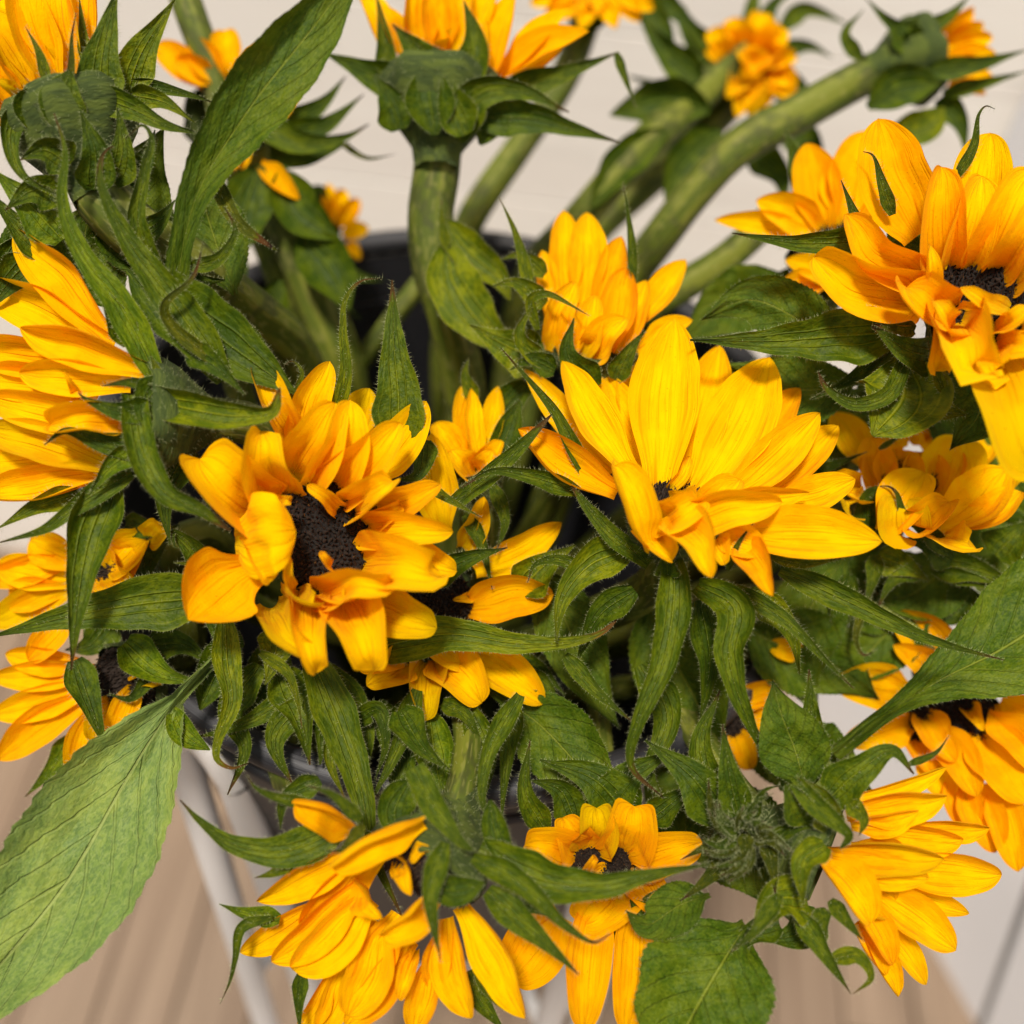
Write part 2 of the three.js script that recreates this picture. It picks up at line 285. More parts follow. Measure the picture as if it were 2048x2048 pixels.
    if (!far) for (let i = 0; i < 420; i++) { const tri = Math.floor(rnd() * bg.index.count / 3) * 3, k = bg.index.getX(tri), f1 = rnd(), f2 = rnd() * (1 - f1), a = V(0, 0, 0).fromBufferAttribute(np, k).multiplyScalar(1 - f1 - f2).addScaledVector(V(0, 0, 0).fromBufferAttribute(np, bg.index.getX(tri + 1)), f1).addScaledVector(V(0, 0, 0).fromBufferAttribute(np, bg.index.getX(tri + 2)), f2); const d = V(0, 0, 0).fromBufferAttribute(nn, k); if (d.dot(a.clone().sub(C)) < 0) d.negate(); d.add(V(rnd() - 0.5, rnd() - 0.5, rnd() - 0.5).multiplyScalar(0.9)).normalize(); hairs.add(a, d, 0.0018 * (0.5 + rnd()), 0.000045); }
    put('receptacle', bg, backMat);
  }
  // stem
  const sp = f.stem ? [] : autoStem(C, A, rnd);
  if (f.stem) { for (let i = 0; i < f.stem.length; i += 3) sp.push(P(f.stem[i], f.stem[i + 1], f.stem[i + 2])); const l = sp[sp.length - 1], h = Math.hypot(l.x, l.z) || 1, k = Math.min(0.10, h) / h; sp.push(V(l.x * k * 0.8, Math.min(l.y, RIM_Y) - 0.10, l.z * k * 0.8), V(l.x * k * 0.3, BUCKET_B, l.z * k * 0.3)); }
  const sr = (f.sr || 0.6) / 100, sg = stemGeo(sp, sr, f.sr1 ? f.sr1 / 100 : sr * 0.95, 84), cv = sg.userData.curve;
  if (!far) for (let i = 0; i < 500; i++) { const t = rnd() * 0.6, c = cv.getPointAt(t), T = cv.getTangentAt(t), d = V(rnd() - 0.5, rnd() - 0.5, rnd() - 0.5); d.addScaledVector(T, -d.dot(T)).normalize(); hairs.add(c.clone().addScaledVector(d, sr * 0.97), d, 0.0016 * (0.4 + rnd()), 0.000045); }
  for (let i = 0; i < (f.fuzz || 0); i++) { const d = V(rnd() - 0.5, rnd() - 0.5, rnd() - 0.5).normalize(), e = toCam(C); if (d.dot(e) < -0.2) d.negate(); const p = C.clone().addScaledVector(e, 0.008 + 0.012 * rnd()).addScaledVector(d, r * (0.3 + 1.0 * rnd())); hairs.add(p, d.add(V(rnd() - 0.5, rnd() - 0.5, rnd() - 0.5)).normalize(), 0.0026 * (0.4 + rnd()), 0.00005); }
  put('stem', sg, stemMat);
  hairs.build(root, C);
  return root;
}

// ---------------------------------------------------------------- setting: floor, walls
{
  const wood = [0, 1, 2, 3].map((s) => new THREE.MeshPhysicalMaterial({ map: texture(128, 512, (u, v) => { const g = fbm(u * 14 + 3 * Math.sin(v * 3 + s), v * 3 + s * 9), h = noise(u * 60 + s, v * 8); let c = lerp3([144, 124, 104], [124, 104, 86], sstep(0.3, 0.7, g)); return lerp3(c, [104, 86, 70], 0.35 * sstep(0.6, 0.85, h)).map((x) => x * (0.90 + 0.035 * s)); }), roughness: 0.55, specularIntensity: 0.5 }));
  const floor = new THREE.Mesh(new THREE.PlaneGeometry(6, 6).rotateX(-Math.PI / 2), new THREE.MeshStandardMaterial({ color: new THREE.Color().setRGB(0.10, 0.07, 0.05), roughness: 0.9 }));
  floor.name = 'floor'; floor.position.set(0, -0.006, 0.6); floor.receiveShadow = true; tag(floor, 'warm brown plank floor below the bucket stand', null, null, 'structure'); scene.add(floor);
  const rnd = rng(5), pw = 0.072;
  for (let i = -9; i <= 12; i++) {
    let z = -0.70 - rnd() * 0.5;
    while (z < 1.1) { const l = 0.7 + rnd() * 0.7; const g = new RoundedBoxGeometry(pw - 0.002, 0.012, l - 0.002, 1, 0.0012); const o = mesh('plank', g, wood[Math.floor(rnd() * 4)], floor); o.position.set(i * pw + 0.02, 0.006, z + l / 2 - 0.6); z += l; }
  }
  // back wall of white painted boards and the wall that meets it on the right
  const paint = new THREE.MeshPhysicalMaterial({ map: texture(256, 256, (u, v) => { const a = fbm(u * 5, v * 5), b = fbm(u * 50, v * 14); return lerp3([254, 249, 240], [249, 243, 234], sstep(0.3, 0.7, a)).map((x) => x - 7 * sstep(0.6, 0.8, b)); }), roughness: 0.6, specularIntensity: 0.4 });
  const cool = new THREE.MeshPhysicalMaterial({ map: texture(256, 256, (u, v) => { const a = fbm(u * 6 + 4, v * 6); return lerp3([238, 238, 240], [228, 228, 230], sstep(0.3, 0.7, a)); }), roughness: 0.6, specularIntensity: 0.4 });
  const Q = floorAt(1519, 1301), B = floorAt(1943, 2048);
  const wall = new THREE.Group(); wall.name = 'back_wall'; wall.position.set(0, 0, Q.z); scene.add(wall);
  tag(wall, 'white painted board wall behind the bucket', null, null, 'structure');
  const x0 = -2.2, x1 = Q.x + 0.05;
  for (let k = 0; k < 10; k++) { const g = new RoundedBoxGeometry(x1 - x0, 0.1492, 0.03, 1, 0.0015); const o = mesh('board', g, paint, wall); o.position.set((x0 + x1) / 2, 0.075 + k * 0.15, -0.02); }
  const backing = mesh('wall_backing', new THREE.BoxGeometry(x1 - x0, 1.5, 0.04), paint, wall); backing.position.set((x0 + x1) / 2, 0.75, -0.05);
  const dir = B.clone().sub(Q).setY(0).normalize(), len = 1.5, side = new THREE.Group(); side.name = 'side_wall'; scene.add(side);
  tag(side, 'cool white panel wall meeting the back wall in a corner', null, null, 'structure');
  side.position.copy(Q); side.rotation.y = Math.atan2(-dir.z, dir.x);
  const sw = mesh('wall_panel', new RoundedBoxGeometry(len, 1.5, 0.04, 1, 0.003), cool, side); sw.position.set(len / 2, 0.75, -0.022);
}
// ---------------------------------------------------------------- bucket
{
  const bucketMat = new THREE.MeshPhysicalMaterial({ color: new THREE.Color().setRGB(0.018, 0.018, 0.021), roughness: 0.52, bumpMap: grainBump, bumpScale: 0.0002 });
  const b = new THREE.Group(); b.name = 'flower_bucket'; b.position.set(0, RIM_Y - BUCKET_H, 0); scene.add(b);
  tag(b, 'round black plastic bucket holding the sunflowers', 'bucket');
  const H = BUCKET_H, rb = 0.125, t = 0.003, pr = [[0.0001, 0], [rb, 0], [RIM_R - 0.006, H - 0.03], [RIM_R - 0.004, H - 0.012], [RIM_R - 0.004 - t, H - 0.012], [rb - t, 0.006], [0.0001, 0.006]].map(([x, y]) => new THREE.Vector2(x, y));
  mesh('bucket_wall', new THREE.LatheGeometry(pr, 96), bucketMat, b);
  const rim = mesh('rim', new THREE.TorusGeometry(RIM_R - 0.002, 0.006, 12, 120).rotateX(Math.PI / 2), bucketMat, b); rim.position.y = H - 0.006;
  const band = mesh('rim_band', new THREE.TorusGeometry(RIM_R - 0.0075, 0.0032, 8, 120).rotateX(Math.PI / 2), bucketMat, b); band.position.y = H - 0.04;
}
// ---------------------------------------------------------------- stand of white rods
{
  const rodMat = new THREE.MeshPhysicalMaterial({ color: new THREE.Color().setRGB(0.80, 0.78, 0.76), roughness: 0.35, clearcoat: 0.3, clearcoatRoughness: 0.3 });
  const st = new THREE.Group(); st.name = 'plant_stand'; st.position.set(0, 0, 0); scene.add(st);
  tag(st, 'white metal rod stand carrying the black bucket', 'stand');
  const ringY = RIM_Y - BUCKET_H - 0.0065, ring = mesh('ring', new THREE.TorusGeometry(0.12, 0.006, 10, 80).rotateX(Math.PI / 2), rodMat, st); ring.position.y = ringY;
  const leg = (p, q, r) => { const a = p.clone(), c = q.clone(); const g = new THREE.TubeGeometry(new THREE.CatmullRomCurve3([a, a.clone().lerp(c, 0.5), c]), 12, r, 12); mesh('leg', g, rodMat, st); };
  const fl = (x, y) => { const p = floorAt(x, y); p.y = 0.001; return p; };
  const tops = [[at(352, 1470, 0.45), fl(640, 2390)], [at(470, 1560, 0.46), fl(760, 2390)], [at(1190, 1740, 0.42), fl(1010, 2330)], [at(1262, 1700, 0.43), fl(1085, 2330)]];
  for (const [p, q] of tops) leg(p, q, 0.0074);
  const rr = 0.185, backs = [[-0.12, -0.15], [0.15, -0.12]]; for (const [x, z] of backs) leg(V(x, RIM_Y - 0.14, z), V(x * 1.15, 0.001, z * 1.15), 0.0075);
  // upper hoop that ties the legs round the bucket
  const hp = [tops[0][0], tops[1][0], tops[2][0], tops[3][0], V(0.15, RIM_Y - 0.14, -0.12), V(-0.12, RIM_Y - 0.14, -0.15)];
  for (let i = 0; i < 2; i++) { const a = tops[i * 2], m = a[0].clone().add(tops[i * 2 + 1][0]).multiplyScalar(0.5).add(V(0, 0.02, 0)); mesh('hairpin_bend', new THREE.TubeGeometry(new THREE.CatmullRomCurve3([a[0], m, tops[i * 2 + 1][0]]), 16, 0.0074, 10), rodMat, st); }
  for (const [p, q] of [...tops, ...backs.map(([x, z]) => [V(x, RIM_Y - 0.14, z), V(x * 1.15, 0.001, z * 1.15)])]) {   // spokes from the legs to the ring under the bucket
    const k = (p.y - ringY) / (p.y - q.y), m = p.clone().lerp(q, k), h = Math.hypot(m.x, m.z), e = V(m.x / h * 0.12, ringY, m.z / h * 0.12);
    mesh('spoke', new THREE.TubeGeometry(new THREE.LineCurve3(m, e), 4, 0.004, 8), rodMat, st);
  }
}
// ---------------------------------------------------------------- loose cable by the side wall
{
  const top = at(2142, 1548, 0.66), foot = floorAt(1902, 2216); foot.y = 0.0035;
  tag(mesh('cable', new THREE.TubeGeometry(new THREE.LineCurve3(top, foot), 8, 0.0032, 10), new THREE.MeshPhysicalMaterial({ color: new THREE.Color().setRGB(0.24, 0.24, 0.24), roughness: 0.5 }), scene), 'thin grey cable running down to the floor by the white side wall', 'cable');
}

// ---------------------------------------------------------------- the sunflowers
// petals: base x, y, tip x, y, width (photograph pixels), tip lift, mid bulge (cm), sideways bend (px), roll (deg), cup
// bracts and leaves: width, tone, [x, y, height towards the viewer in cm, ...] from base to tip
sunflower({   // centre left, dark open disc
  label: 'sunflower with wide open dark brown disc ringed by short cupped petals', D: 0.360, c: [648, 1068], ax: [0.12, 0.15, 0.98], r: 108, sr: 0.7, steep: 1, shape: 'oval',
  petals: [
    [585, 880, 515, 742, 72, 0.6, 0.5, -6, 20, 0.9, { shape: 'blunt' }], [592, 900, 660, 722, 72, 0.2, 0.3, -8], [590, 955, 672, 806, 112, 1.4, 0.5, 8, -8, 0.6], [645, 972, 700, 800, 98, 1.5, 0.5, 14, 10, 0.7],
    [669, 975, 800, 846, 102, 1.5, 0.4, 10, 0, 0.6], [745, 945, 853, 802, 78, 0.2, 0.2, 8], [700, 880, 738, 776, 66, -1, 0.2], [545, 995, 522, 862, 108, 1.6, 0.6, -10, 0, 0.85],
    [520, 1030, 400, 918, 138, 1.3, 0.5, -6, 10, 0.9, { shape: 'blunt' }], [470, 1080, 592, 1062, 150, 1.5, 1.2, -4, 0, -0.32, { z: 0.9, m: 2, st: 0, shape: 'blunt', cupTip: 1 }], [512, 1090, 538, 1168, 84, 1.7, 0.8, 0, 0, 0.4, { z: 0.4, m: 2, st: 0 }],
    [512, 1135, 376, 1240, 176, 0.9, -0.3, 6, 0, 0.85, { shape: 'blunt', z: 0.8, st: 0, cupTip: 1.1 }], [545, 1215, 618, 1308, 74, 1.6, 0.5, 10, 20, 0.9], [618, 1200, 632, 1346, 88, 1.6, 0.6, 6, 0, 0.8], [690, 1192, 748, 1340, 108, 1.8, 0.6, -8, 0, 0.7],
    [575, 1195, 640, 1215, 60, 1.4, 0.6, 0, -20, 0.9], [640, 1195, 790, 1172, 74, 2.0, 1.0, -22, 35, 1.0], [715, 1140, 884, 1156, 122, 1.9, 0.9, -10, 0, 0.6], [735, 1205, 874, 1256, 92, 1.1, 0.4, 6], [820, 1110, 914, 1142, 64, 0.7, 0.3],
    [715, 1065, 907, 1064, 76, 1.5, 0.5, -6, 0, 0.75], [745, 1025, 882, 968, 64, 1.1, 0.4, 8], [700, 1022, 786, 962, 80, 1.8, 0.5, 0, -10, 1.15, { shape: 'blunt' }], [688, 1025, 613, 970, 32, 1.2, 0.4, 4], [740, 1040, 800, 1010, 60, 1.0, 0.4, 0, 20, 0.8],
    [674, 1150, 640, 1102, 22, 1.6, 0.6], [590, 1198, 576, 1108, 22, 1.4, 0.6, -8], [545, 1000, 583, 1000, 30, 1.3, 0.5], [655, 1190, 700, 1200, 50, 1.5, 0.6],
  ],
  bracts: [
    [112, 0, [795, 900, -0.6, 797, 800, -0.2, 788, 690, -0.1, 784, 560, -0.4], { cup: 0.5, br: 0.15 }], [34, 1, [655, 860, -0.6, 690, 760, 0, 686, 655, 0.2, 690, 600, 0.2, 722, 562, 0, 765, 557, -0.2], { br: 0.35 }],
    [22, 1, [575, 830, -0.4, 592, 780, 0, 604, 745, 0.1, 585, 722, 0, 568, 730, 0], { br: 0.25 }], [17, 1, [402, 938, -0.3, 372, 895, 0, 345, 853, 0.1], { br: 0.3 }], [36, 1, [470, 955, -0.5, 468, 920, -0.2, 443, 868, 0], {}],
    [128, 0, [420, 1195, -0.8, 300, 1205, -0.2, 150, 1230, 0.3, -20, 1274, 0.3], { cup: 0.55, br: 0 }], [38, 1, [440, 1145, -0.6, 395, 1130, 0, 347, 1125, 0.2], { br: 0 }],
    [66, 1, [450, 1235, -0.8, 455, 1330, -0.2, 465, 1400, 0.1, 437, 1478, 0.3, 434, 1518, 0.4, 462, 1536, 0.4, 498, 1526, 0.4], { br: 0.3 }], [30, 1, [520, 1305, -0.5, 575, 1345, -0.1, 595, 1400, 0, 604, 1458, 0], {}],
    [96, 0, [620, 1310, -0.8, 668, 1420, -0.2, 722, 1580, 0.3, 745, 1700, 0.6, 808, 1842, 0.7], { cup: 0.9, br: 0.12 }], [66, 0, [835, 1380, -1.2, 798, 1490, -0.5, 737, 1612, 0.1], { cup: 1.2, br: 0 }],
    [48, 3, [705, 1450, -1.2, 755, 1420, -0.6, 772, 1480, -0.4, 750, 1560, -0.4], { br: 0 }], [90, 1, [560, 1260, -1.0, 545, 1330, -0.7, 530, 1370, -0.5], { br: 0, cup: 0.5 }], [70, 3, [850, 880, -1.4, 835, 950, -1, 790, 960, -0.8], { br: 0 }], [26, 1, [850, 968, -0.3, 900, 1000, 0.2, 965, 1036, 0.3], { br: 0.1 }],
    [50, 0, [590, 1390, -1.6, 480, 1450, -1, 380, 1478, -0.6], { br: 0.15 }], [60, 3, [480, 1300, -1.4, 430, 1250, -1.1, 400, 1190, -1], { br: 0 }], [100, 3, [640, 1370, -1.8, 650, 1440, -1.6, 640, 1530, -1.5], { br: 0 }], [120, 3, [560, 1270, -2.6, 530, 1360, -2.4, 490, 1440, -2.2], { br: 0, sh: 'l' }], [110, 0, [640, 1320, -2.0, 700, 1440, -1.4, 730, 1560, -1.0], { br: 0, sh: 'l' }], [100, 3, [470, 1260, -2.2, 430, 1350, -1.9, 400, 1420, -1.7], { br: 0, sh: 'l' }], [90, 3, [760, 1400, -1.8, 800, 1500, -1.4, 790, 1600, -1.0], { br: 0, sh: 'l' }], [110, 0, [560, 1340, -1.6, 600, 1430, -1.2, 620, 1530, -1.0], { br: 0.05, rip: 0.07 }], [84, 0, [520, 1330, -1.8, 462, 1420, -1.4, 490, 1500, -1.1, 455, 1590, -0.9], { br: 0.2, rip: 0.08 }], [74, 0, [610, 1400, -1.5, 550, 1480, -1.1, 585, 1570, -0.9], { br: 0.15, rip: 0.08 }], [64, 1, [700, 1420, -1.6, 660, 1510, -1.0, 690, 1600, -0.7], { br: 0.1, cup: 1.2 }], [60, 2, [340, 1410, -0.6, 370, 1470, -0.3, 420, 1500, -0.2], { br: 0, sh: 'l' }],
    [74, 0, [410, 1170, -1, 385, 1100, -0.6, 345, 1065, -0.3, 350, 1095, 0], { br: 0, rip: 0.09 }],
  ],
});
sunflower({   // centre right, big flower opening upwards
  label: 'large bright yellow sunflower with long upright petals hiding its disc', D: 0.360, c: [1345, 1030], ax: [0.0, 0.62, 0.78], r: 82, sr: 0.75, m: 2,
  petals: [
    [1232, 990, 1036, 858, 122, 0.3, 0.2, -14, 0, 0.85], [1230, 940, 1048, 738, 74, -0.2, 0.2, -4, -10, 0.5, { z: -0.4 }], [1262, 950, 1124, 721, 102, 0.5, 0.3, -14, 8, 0.5, { z: 0.3 }], [1290, 1090, 1228, 932, 100, 1.6, 0.9, 4, 10, 1.0, { shape: 'blunt', z: 0.4 }],
    [1268, 890, 1270, 690, 92, -0.6, 0.2, 0, 0, 0.5, { z: -1.0 }], [1300, 960, 1205, 745, 96, -0.1, 0.2, 0, 0, 0.5, { z: -0.7 }], [1365, 985, 1440, 690, 120, -0.2, 0.2, 0, 0, 0.5, { z: -0.6 }], [1420, 995, 1600, 775, 110, -0.1, 0.2, 0, 0, 0.5, { z: -0.6 }], [1320, 1050, 1395, 1000, 84, 1.7, 0.9, 0, 20, 0.8, { shape: 'blunt' }], [1400, 1030, 1480, 960, 80, 0.9, 0.5, 0, 0, 0.6], [1318, 975, 1350, 636, 152, 0.4, 0.4, -8, 0, 0.5], [1410, 900, 1436, 702, 72, -0.6, 0.2, 0, 0, 0.5, { z: -1.0 }], [1385, 1000, 1540, 714, 150, 0.3, 0.3, 14, 0, 0.5], [1500, 900, 1566, 758, 64, -0.6, 0.2, 0, 0, 0.5, { z: -1.0 }],
    [1440, 1005, 1640, 825, 92, 0.5, 0.3, 8, 8, 0.5, { z: 0.3 }], [1520, 995, 1677, 851, 86, 0.0, 0.2, 4, 0, 0.5, { z: -0.3 }], [1545, 1005, 1711, 958, 76, 0.1, 0.2, 10, 0, 0.5], [1345, 1045, 1565, 1004, 100, 1.6, 0.8, -14, 34, 0.9], [1400, 1020, 1620, 985, 60, 0.9, 0.4, -10, 40, 0.5],
    [1470, 1068, 1765, 1083, 106, 0.8, 0.4, -6, 0, 0.5], [1350, 1042, 1424, 1156, 108, 1.5, 0.8, -14, 10, 0.7, { z: 0.5 }], [1482, 1085, 1546, 1193, 80, 1.0, 0.4, -6, 0, 0.6], [1292, 1065, 1345, 1120, 90, 0.6, 0.5, 0, 0, 0.6], [1440, 1075, 1530, 1105, 80, 0.4, 0.3], [1330, 985, 1380, 912, 34, 0.6, 0.5, 8, 20, 0.9], [1430, 1080, 1450, 1130, 60, 0.5, 0.3], [1330, 1000, 1375, 985, 26, 0.8, 0.3],
  ],
  bracts: [
    [40, 0, [1180, 965, -0.8, 1110, 825, -0.5, 1040, 740, -0.3, 1000, 694, -0.2], { br: 0.25 }], [54, 0, [1160, 985, -0.5, 1070, 955, -0.2, 985, 943, 0, 922, 975, 0], { br: 0.25 }], [44, 0, [910, 1005, -0.8, 985, 945, -0.5, 1050, 885, -0.3, 1104, 828, -0.2], { br: 0.3, sh: 's' }],
    [44, 0, [1300, 1125, 0, 1230, 1075, 0.2, 1180, 1020, 0.2, 1142, 970, 0.1], { sh: 's', br: 0.1 }], [100, 1, [1255, 1100, -0.6, 1180, 1130, -0.2, 1125, 1200, 0, 1112, 1285, 0], { br: 0 }], [40, 0, [1180, 1150, -0.8, 1120, 1120, -0.6, 1070, 1130, -0.5, 1055, 1165, -0.5], { br: 0.2 }],
    [88, 0, [1345, 1105, 0.2, 1348, 1200, 0.9, 1325, 1330, 1.2, 1275, 1450, 1.2, 1262, 1530, 1.1, 1328, 1597, 1], { cup: 1.15, br: 0.3 }], [92, 0, [1395, 1170, 0, 1468, 1215, 0.8, 1458, 1310, 1.1, 1492, 1430, 1.0, 1558, 1552, 0.8], { cup: 1.1, br: 0.1, rip: 0.07 }],
    [42, 0, [1455, 1170, 0, 1570, 1240, 0.6, 1650, 1320, 0.8, 1708, 1378, 0.8], { br: 0.1 }], [66, 0, [1560, 1140, -0.3, 1690, 1200, 0.2, 1850, 1275, 0.5, 1950, 1305, 0.5, 2008, 1320, 0.5], { cup: 0.9, br: 0.12 }], [20, 0, [1455, 1140, 0.8, 1475, 1090, 1.2, 1510, 1042, 1.3], {}],
    [66, 3, [1335, 1150, 0.6, 1335, 1120, 1.0, 1345, 1085, 1.2], { br: 0 }], [30, 1, [1545, 1115, -0.4, 1610, 1128, 0, 1690, 1115, 0.1], {}], [88, 0, [1280, 1330, -2.2, 1335, 1430, -1.7, 1300, 1550, -1.2, 1345, 1620, -1], { br: 0.15, rip: 0.08 }], [44, 0, [1130, 1310, -1.2, 1190, 1380, -0.8, 1268, 1446, -0.4], { br: 0.15 }], [80, 3, [1270, 1180, -0.3, 1200, 1230, -0.8, 1150, 1330, -1.4], { br: 0 }], [90, 3, [1400, 1200, -0.5, 1420, 1320, -1, 1400, 1450, -1.6], { br: 0 }], [70, 1, [1500, 1180, -0.5, 1580, 1260, -1, 1600, 1350, -1.4], { br: 0 }],
  ],
});
sunflower({   // right edge, dark disc, twisted petals
  label: 'sunflower with rolled and twisted orange petals round a dark disc by the wall corner', D: 0.362, c: [1965, 605], ax: [-0.25, 0.25, 0.94], steep: 1, shape: 'oval', r: 102, sr: 0.75,
  petals: [
    [1838, 470, 1756, 237, 122, 0.2, 0.3, -16, 0, 0.5], [1838, 560, 1692, 428, 94, 0.9, 0.7, -30, -10, 0.8], [1822, 598, 1627, 514, 130, 0.7, 0.6, -22, -10, 0.9], [1872, 548, 1882, 333, 98, 1.1, 0.5, -4, 0, 0.75], [1905, 545, 1962, 352, 92, 0.9, 0.5, 6, 10, 0.7], [1950, 470, 1980, 266, 104, 0.1, 0.2, -6],
    [1972, 550, 2068, 338, 112, 1.2, 0.6, 4, 0, 0.8], [2012, 560, 2100, 400, 92, 1.3, 0.6, 6, 0, 0.8], [1845, 620, 1858, 488, 46, 1.4, 0.5, 6, 20, 1.0], [1905, 655, 1812, 574, 104, 1.2, 0.7, -4, 0, 1.35, { shape: 'blunt', cupTip: 1 }], [1900, 640, 1945, 752, 116, 1.6, 0.9, -10, 10, 1.3, { shape: 'blunt', cupTip: 1 }],
    [1915, 690, 1868, 602, 66, 2.0, 0.8, 0, 0, 1.2], [1905, 650, 1872, 742, 92, 0.9, 0.5, 0, 0, 0.9], [2015, 690, 2085, 930, 178, 1.0, 0.7, -10, 0, 0.8, { shape: 'blunt' }], [1965, 705, 2085, 690, 66, 1.2, 0.4], [2036, 634, 1921, 574, 44, 1.6, 0.7, -8], [1968, 672, 2065, 612, 44, 1.6, 0.6, 8], [1892, 628, 1962, 618, 24, 1.5, 0.4, -8], [1960, 700, 1990, 760, 90, 1.0, 0.6], [2030, 670, 2080, 640, 40, 1.5, 0.4], [1930, 560, 1935, 420, 80, 0.4, 0.3, 0, 0, 0.6, { z: -0.5 }],
  ],
  bracts: [
    [48, 3, [1750, 520, -0.8, 1718, 450, -0.5, 1682, 360, -0.4], { br: 0.1 }], [72, 0, [1740, 480, -1.0, 1600, 486, -0.7, 1464, 466, -0.6], { br: 0.1, rip: 0.07 }], [34, 0, [1785, 430, -0.8, 1765, 370, -0.5, 1745, 310, -0.4, 1726, 303, -0.4], { br: 0.25 }], [28, 0, [1910, 360, -0.6, 1948, 290, -0.3, 1958, 228, -0.2, 1972, 212, -0.2, 1990, 218, -0.2], { br: 0.3 }],
    [132, 0, [1795, 665, -0.8, 1680, 672, -0.6, 1540, 682, -0.6, 1380, 680, -0.8], { cup: 0.9, br: 0, rip: 0.07 }], [94, 0, [1870, 715, -0.2, 1815, 700, 0.4, 1742, 652, 0.5], { br: 0.12 }], [190, 1, [1800, 715, -0.6, 1805, 795, -0.2, 1745, 872, 0], { cup: 0.6, br: 0, sh: 'l', rip: 0.07 }], [120, 1, [1830, 760, -0.5, 1880, 815, -0.2, 1935, 830, 0], { br: 0, cup: 0.5 }],
    [40, 0, [1815, 715, -0.2, 1772, 792, 0.2, 1708, 808, 0.2, 1652, 775, 0.1, 1636, 742, 0.1], { br: 0.2, sh: 's' }], [26, 1, [1888, 785, 0.4, 1868, 730, 0.8, 1856, 682, 0.9], { br: 0.1 }], [60, 3, [1790, 690, -1.5, 1700, 760, -1.8, 1620, 800, -2], { br: 0 }], [40, 4, [1830, 660, 0.2, 1780, 655, 0.6, 1745, 648, 0.7], { br: 0.4 }],
  ],
  leaves: [[170, 1, [1930, 570, -2.8, 1850, 545, -2.8, 1780, 560, -2.8, 1700, 620, -2.8], { pet: 0.05 }], [120, 1, [1900, 460, -3, 1850, 450, -3, 1810, 480, -3, 1780, 540, -3], { pet: 0.05 }], [180, 1, [1900, 680, -1.8, 1940, 740, -1.8, 1960, 820, -1.8, 1900, 900, -2], { pet: 0.05 }], [150, 1, [1700, 700, -3, 1600, 640, -3, 1500, 600, -3.2, 1400, 640, -3.4], { pet: 0.08 }], [170, 1, [1720, 760, -3.5, 1620, 780, -3.4, 1500, 760, -3.6, 1420, 720, -3.8], { pet: 0.06 }]],
});
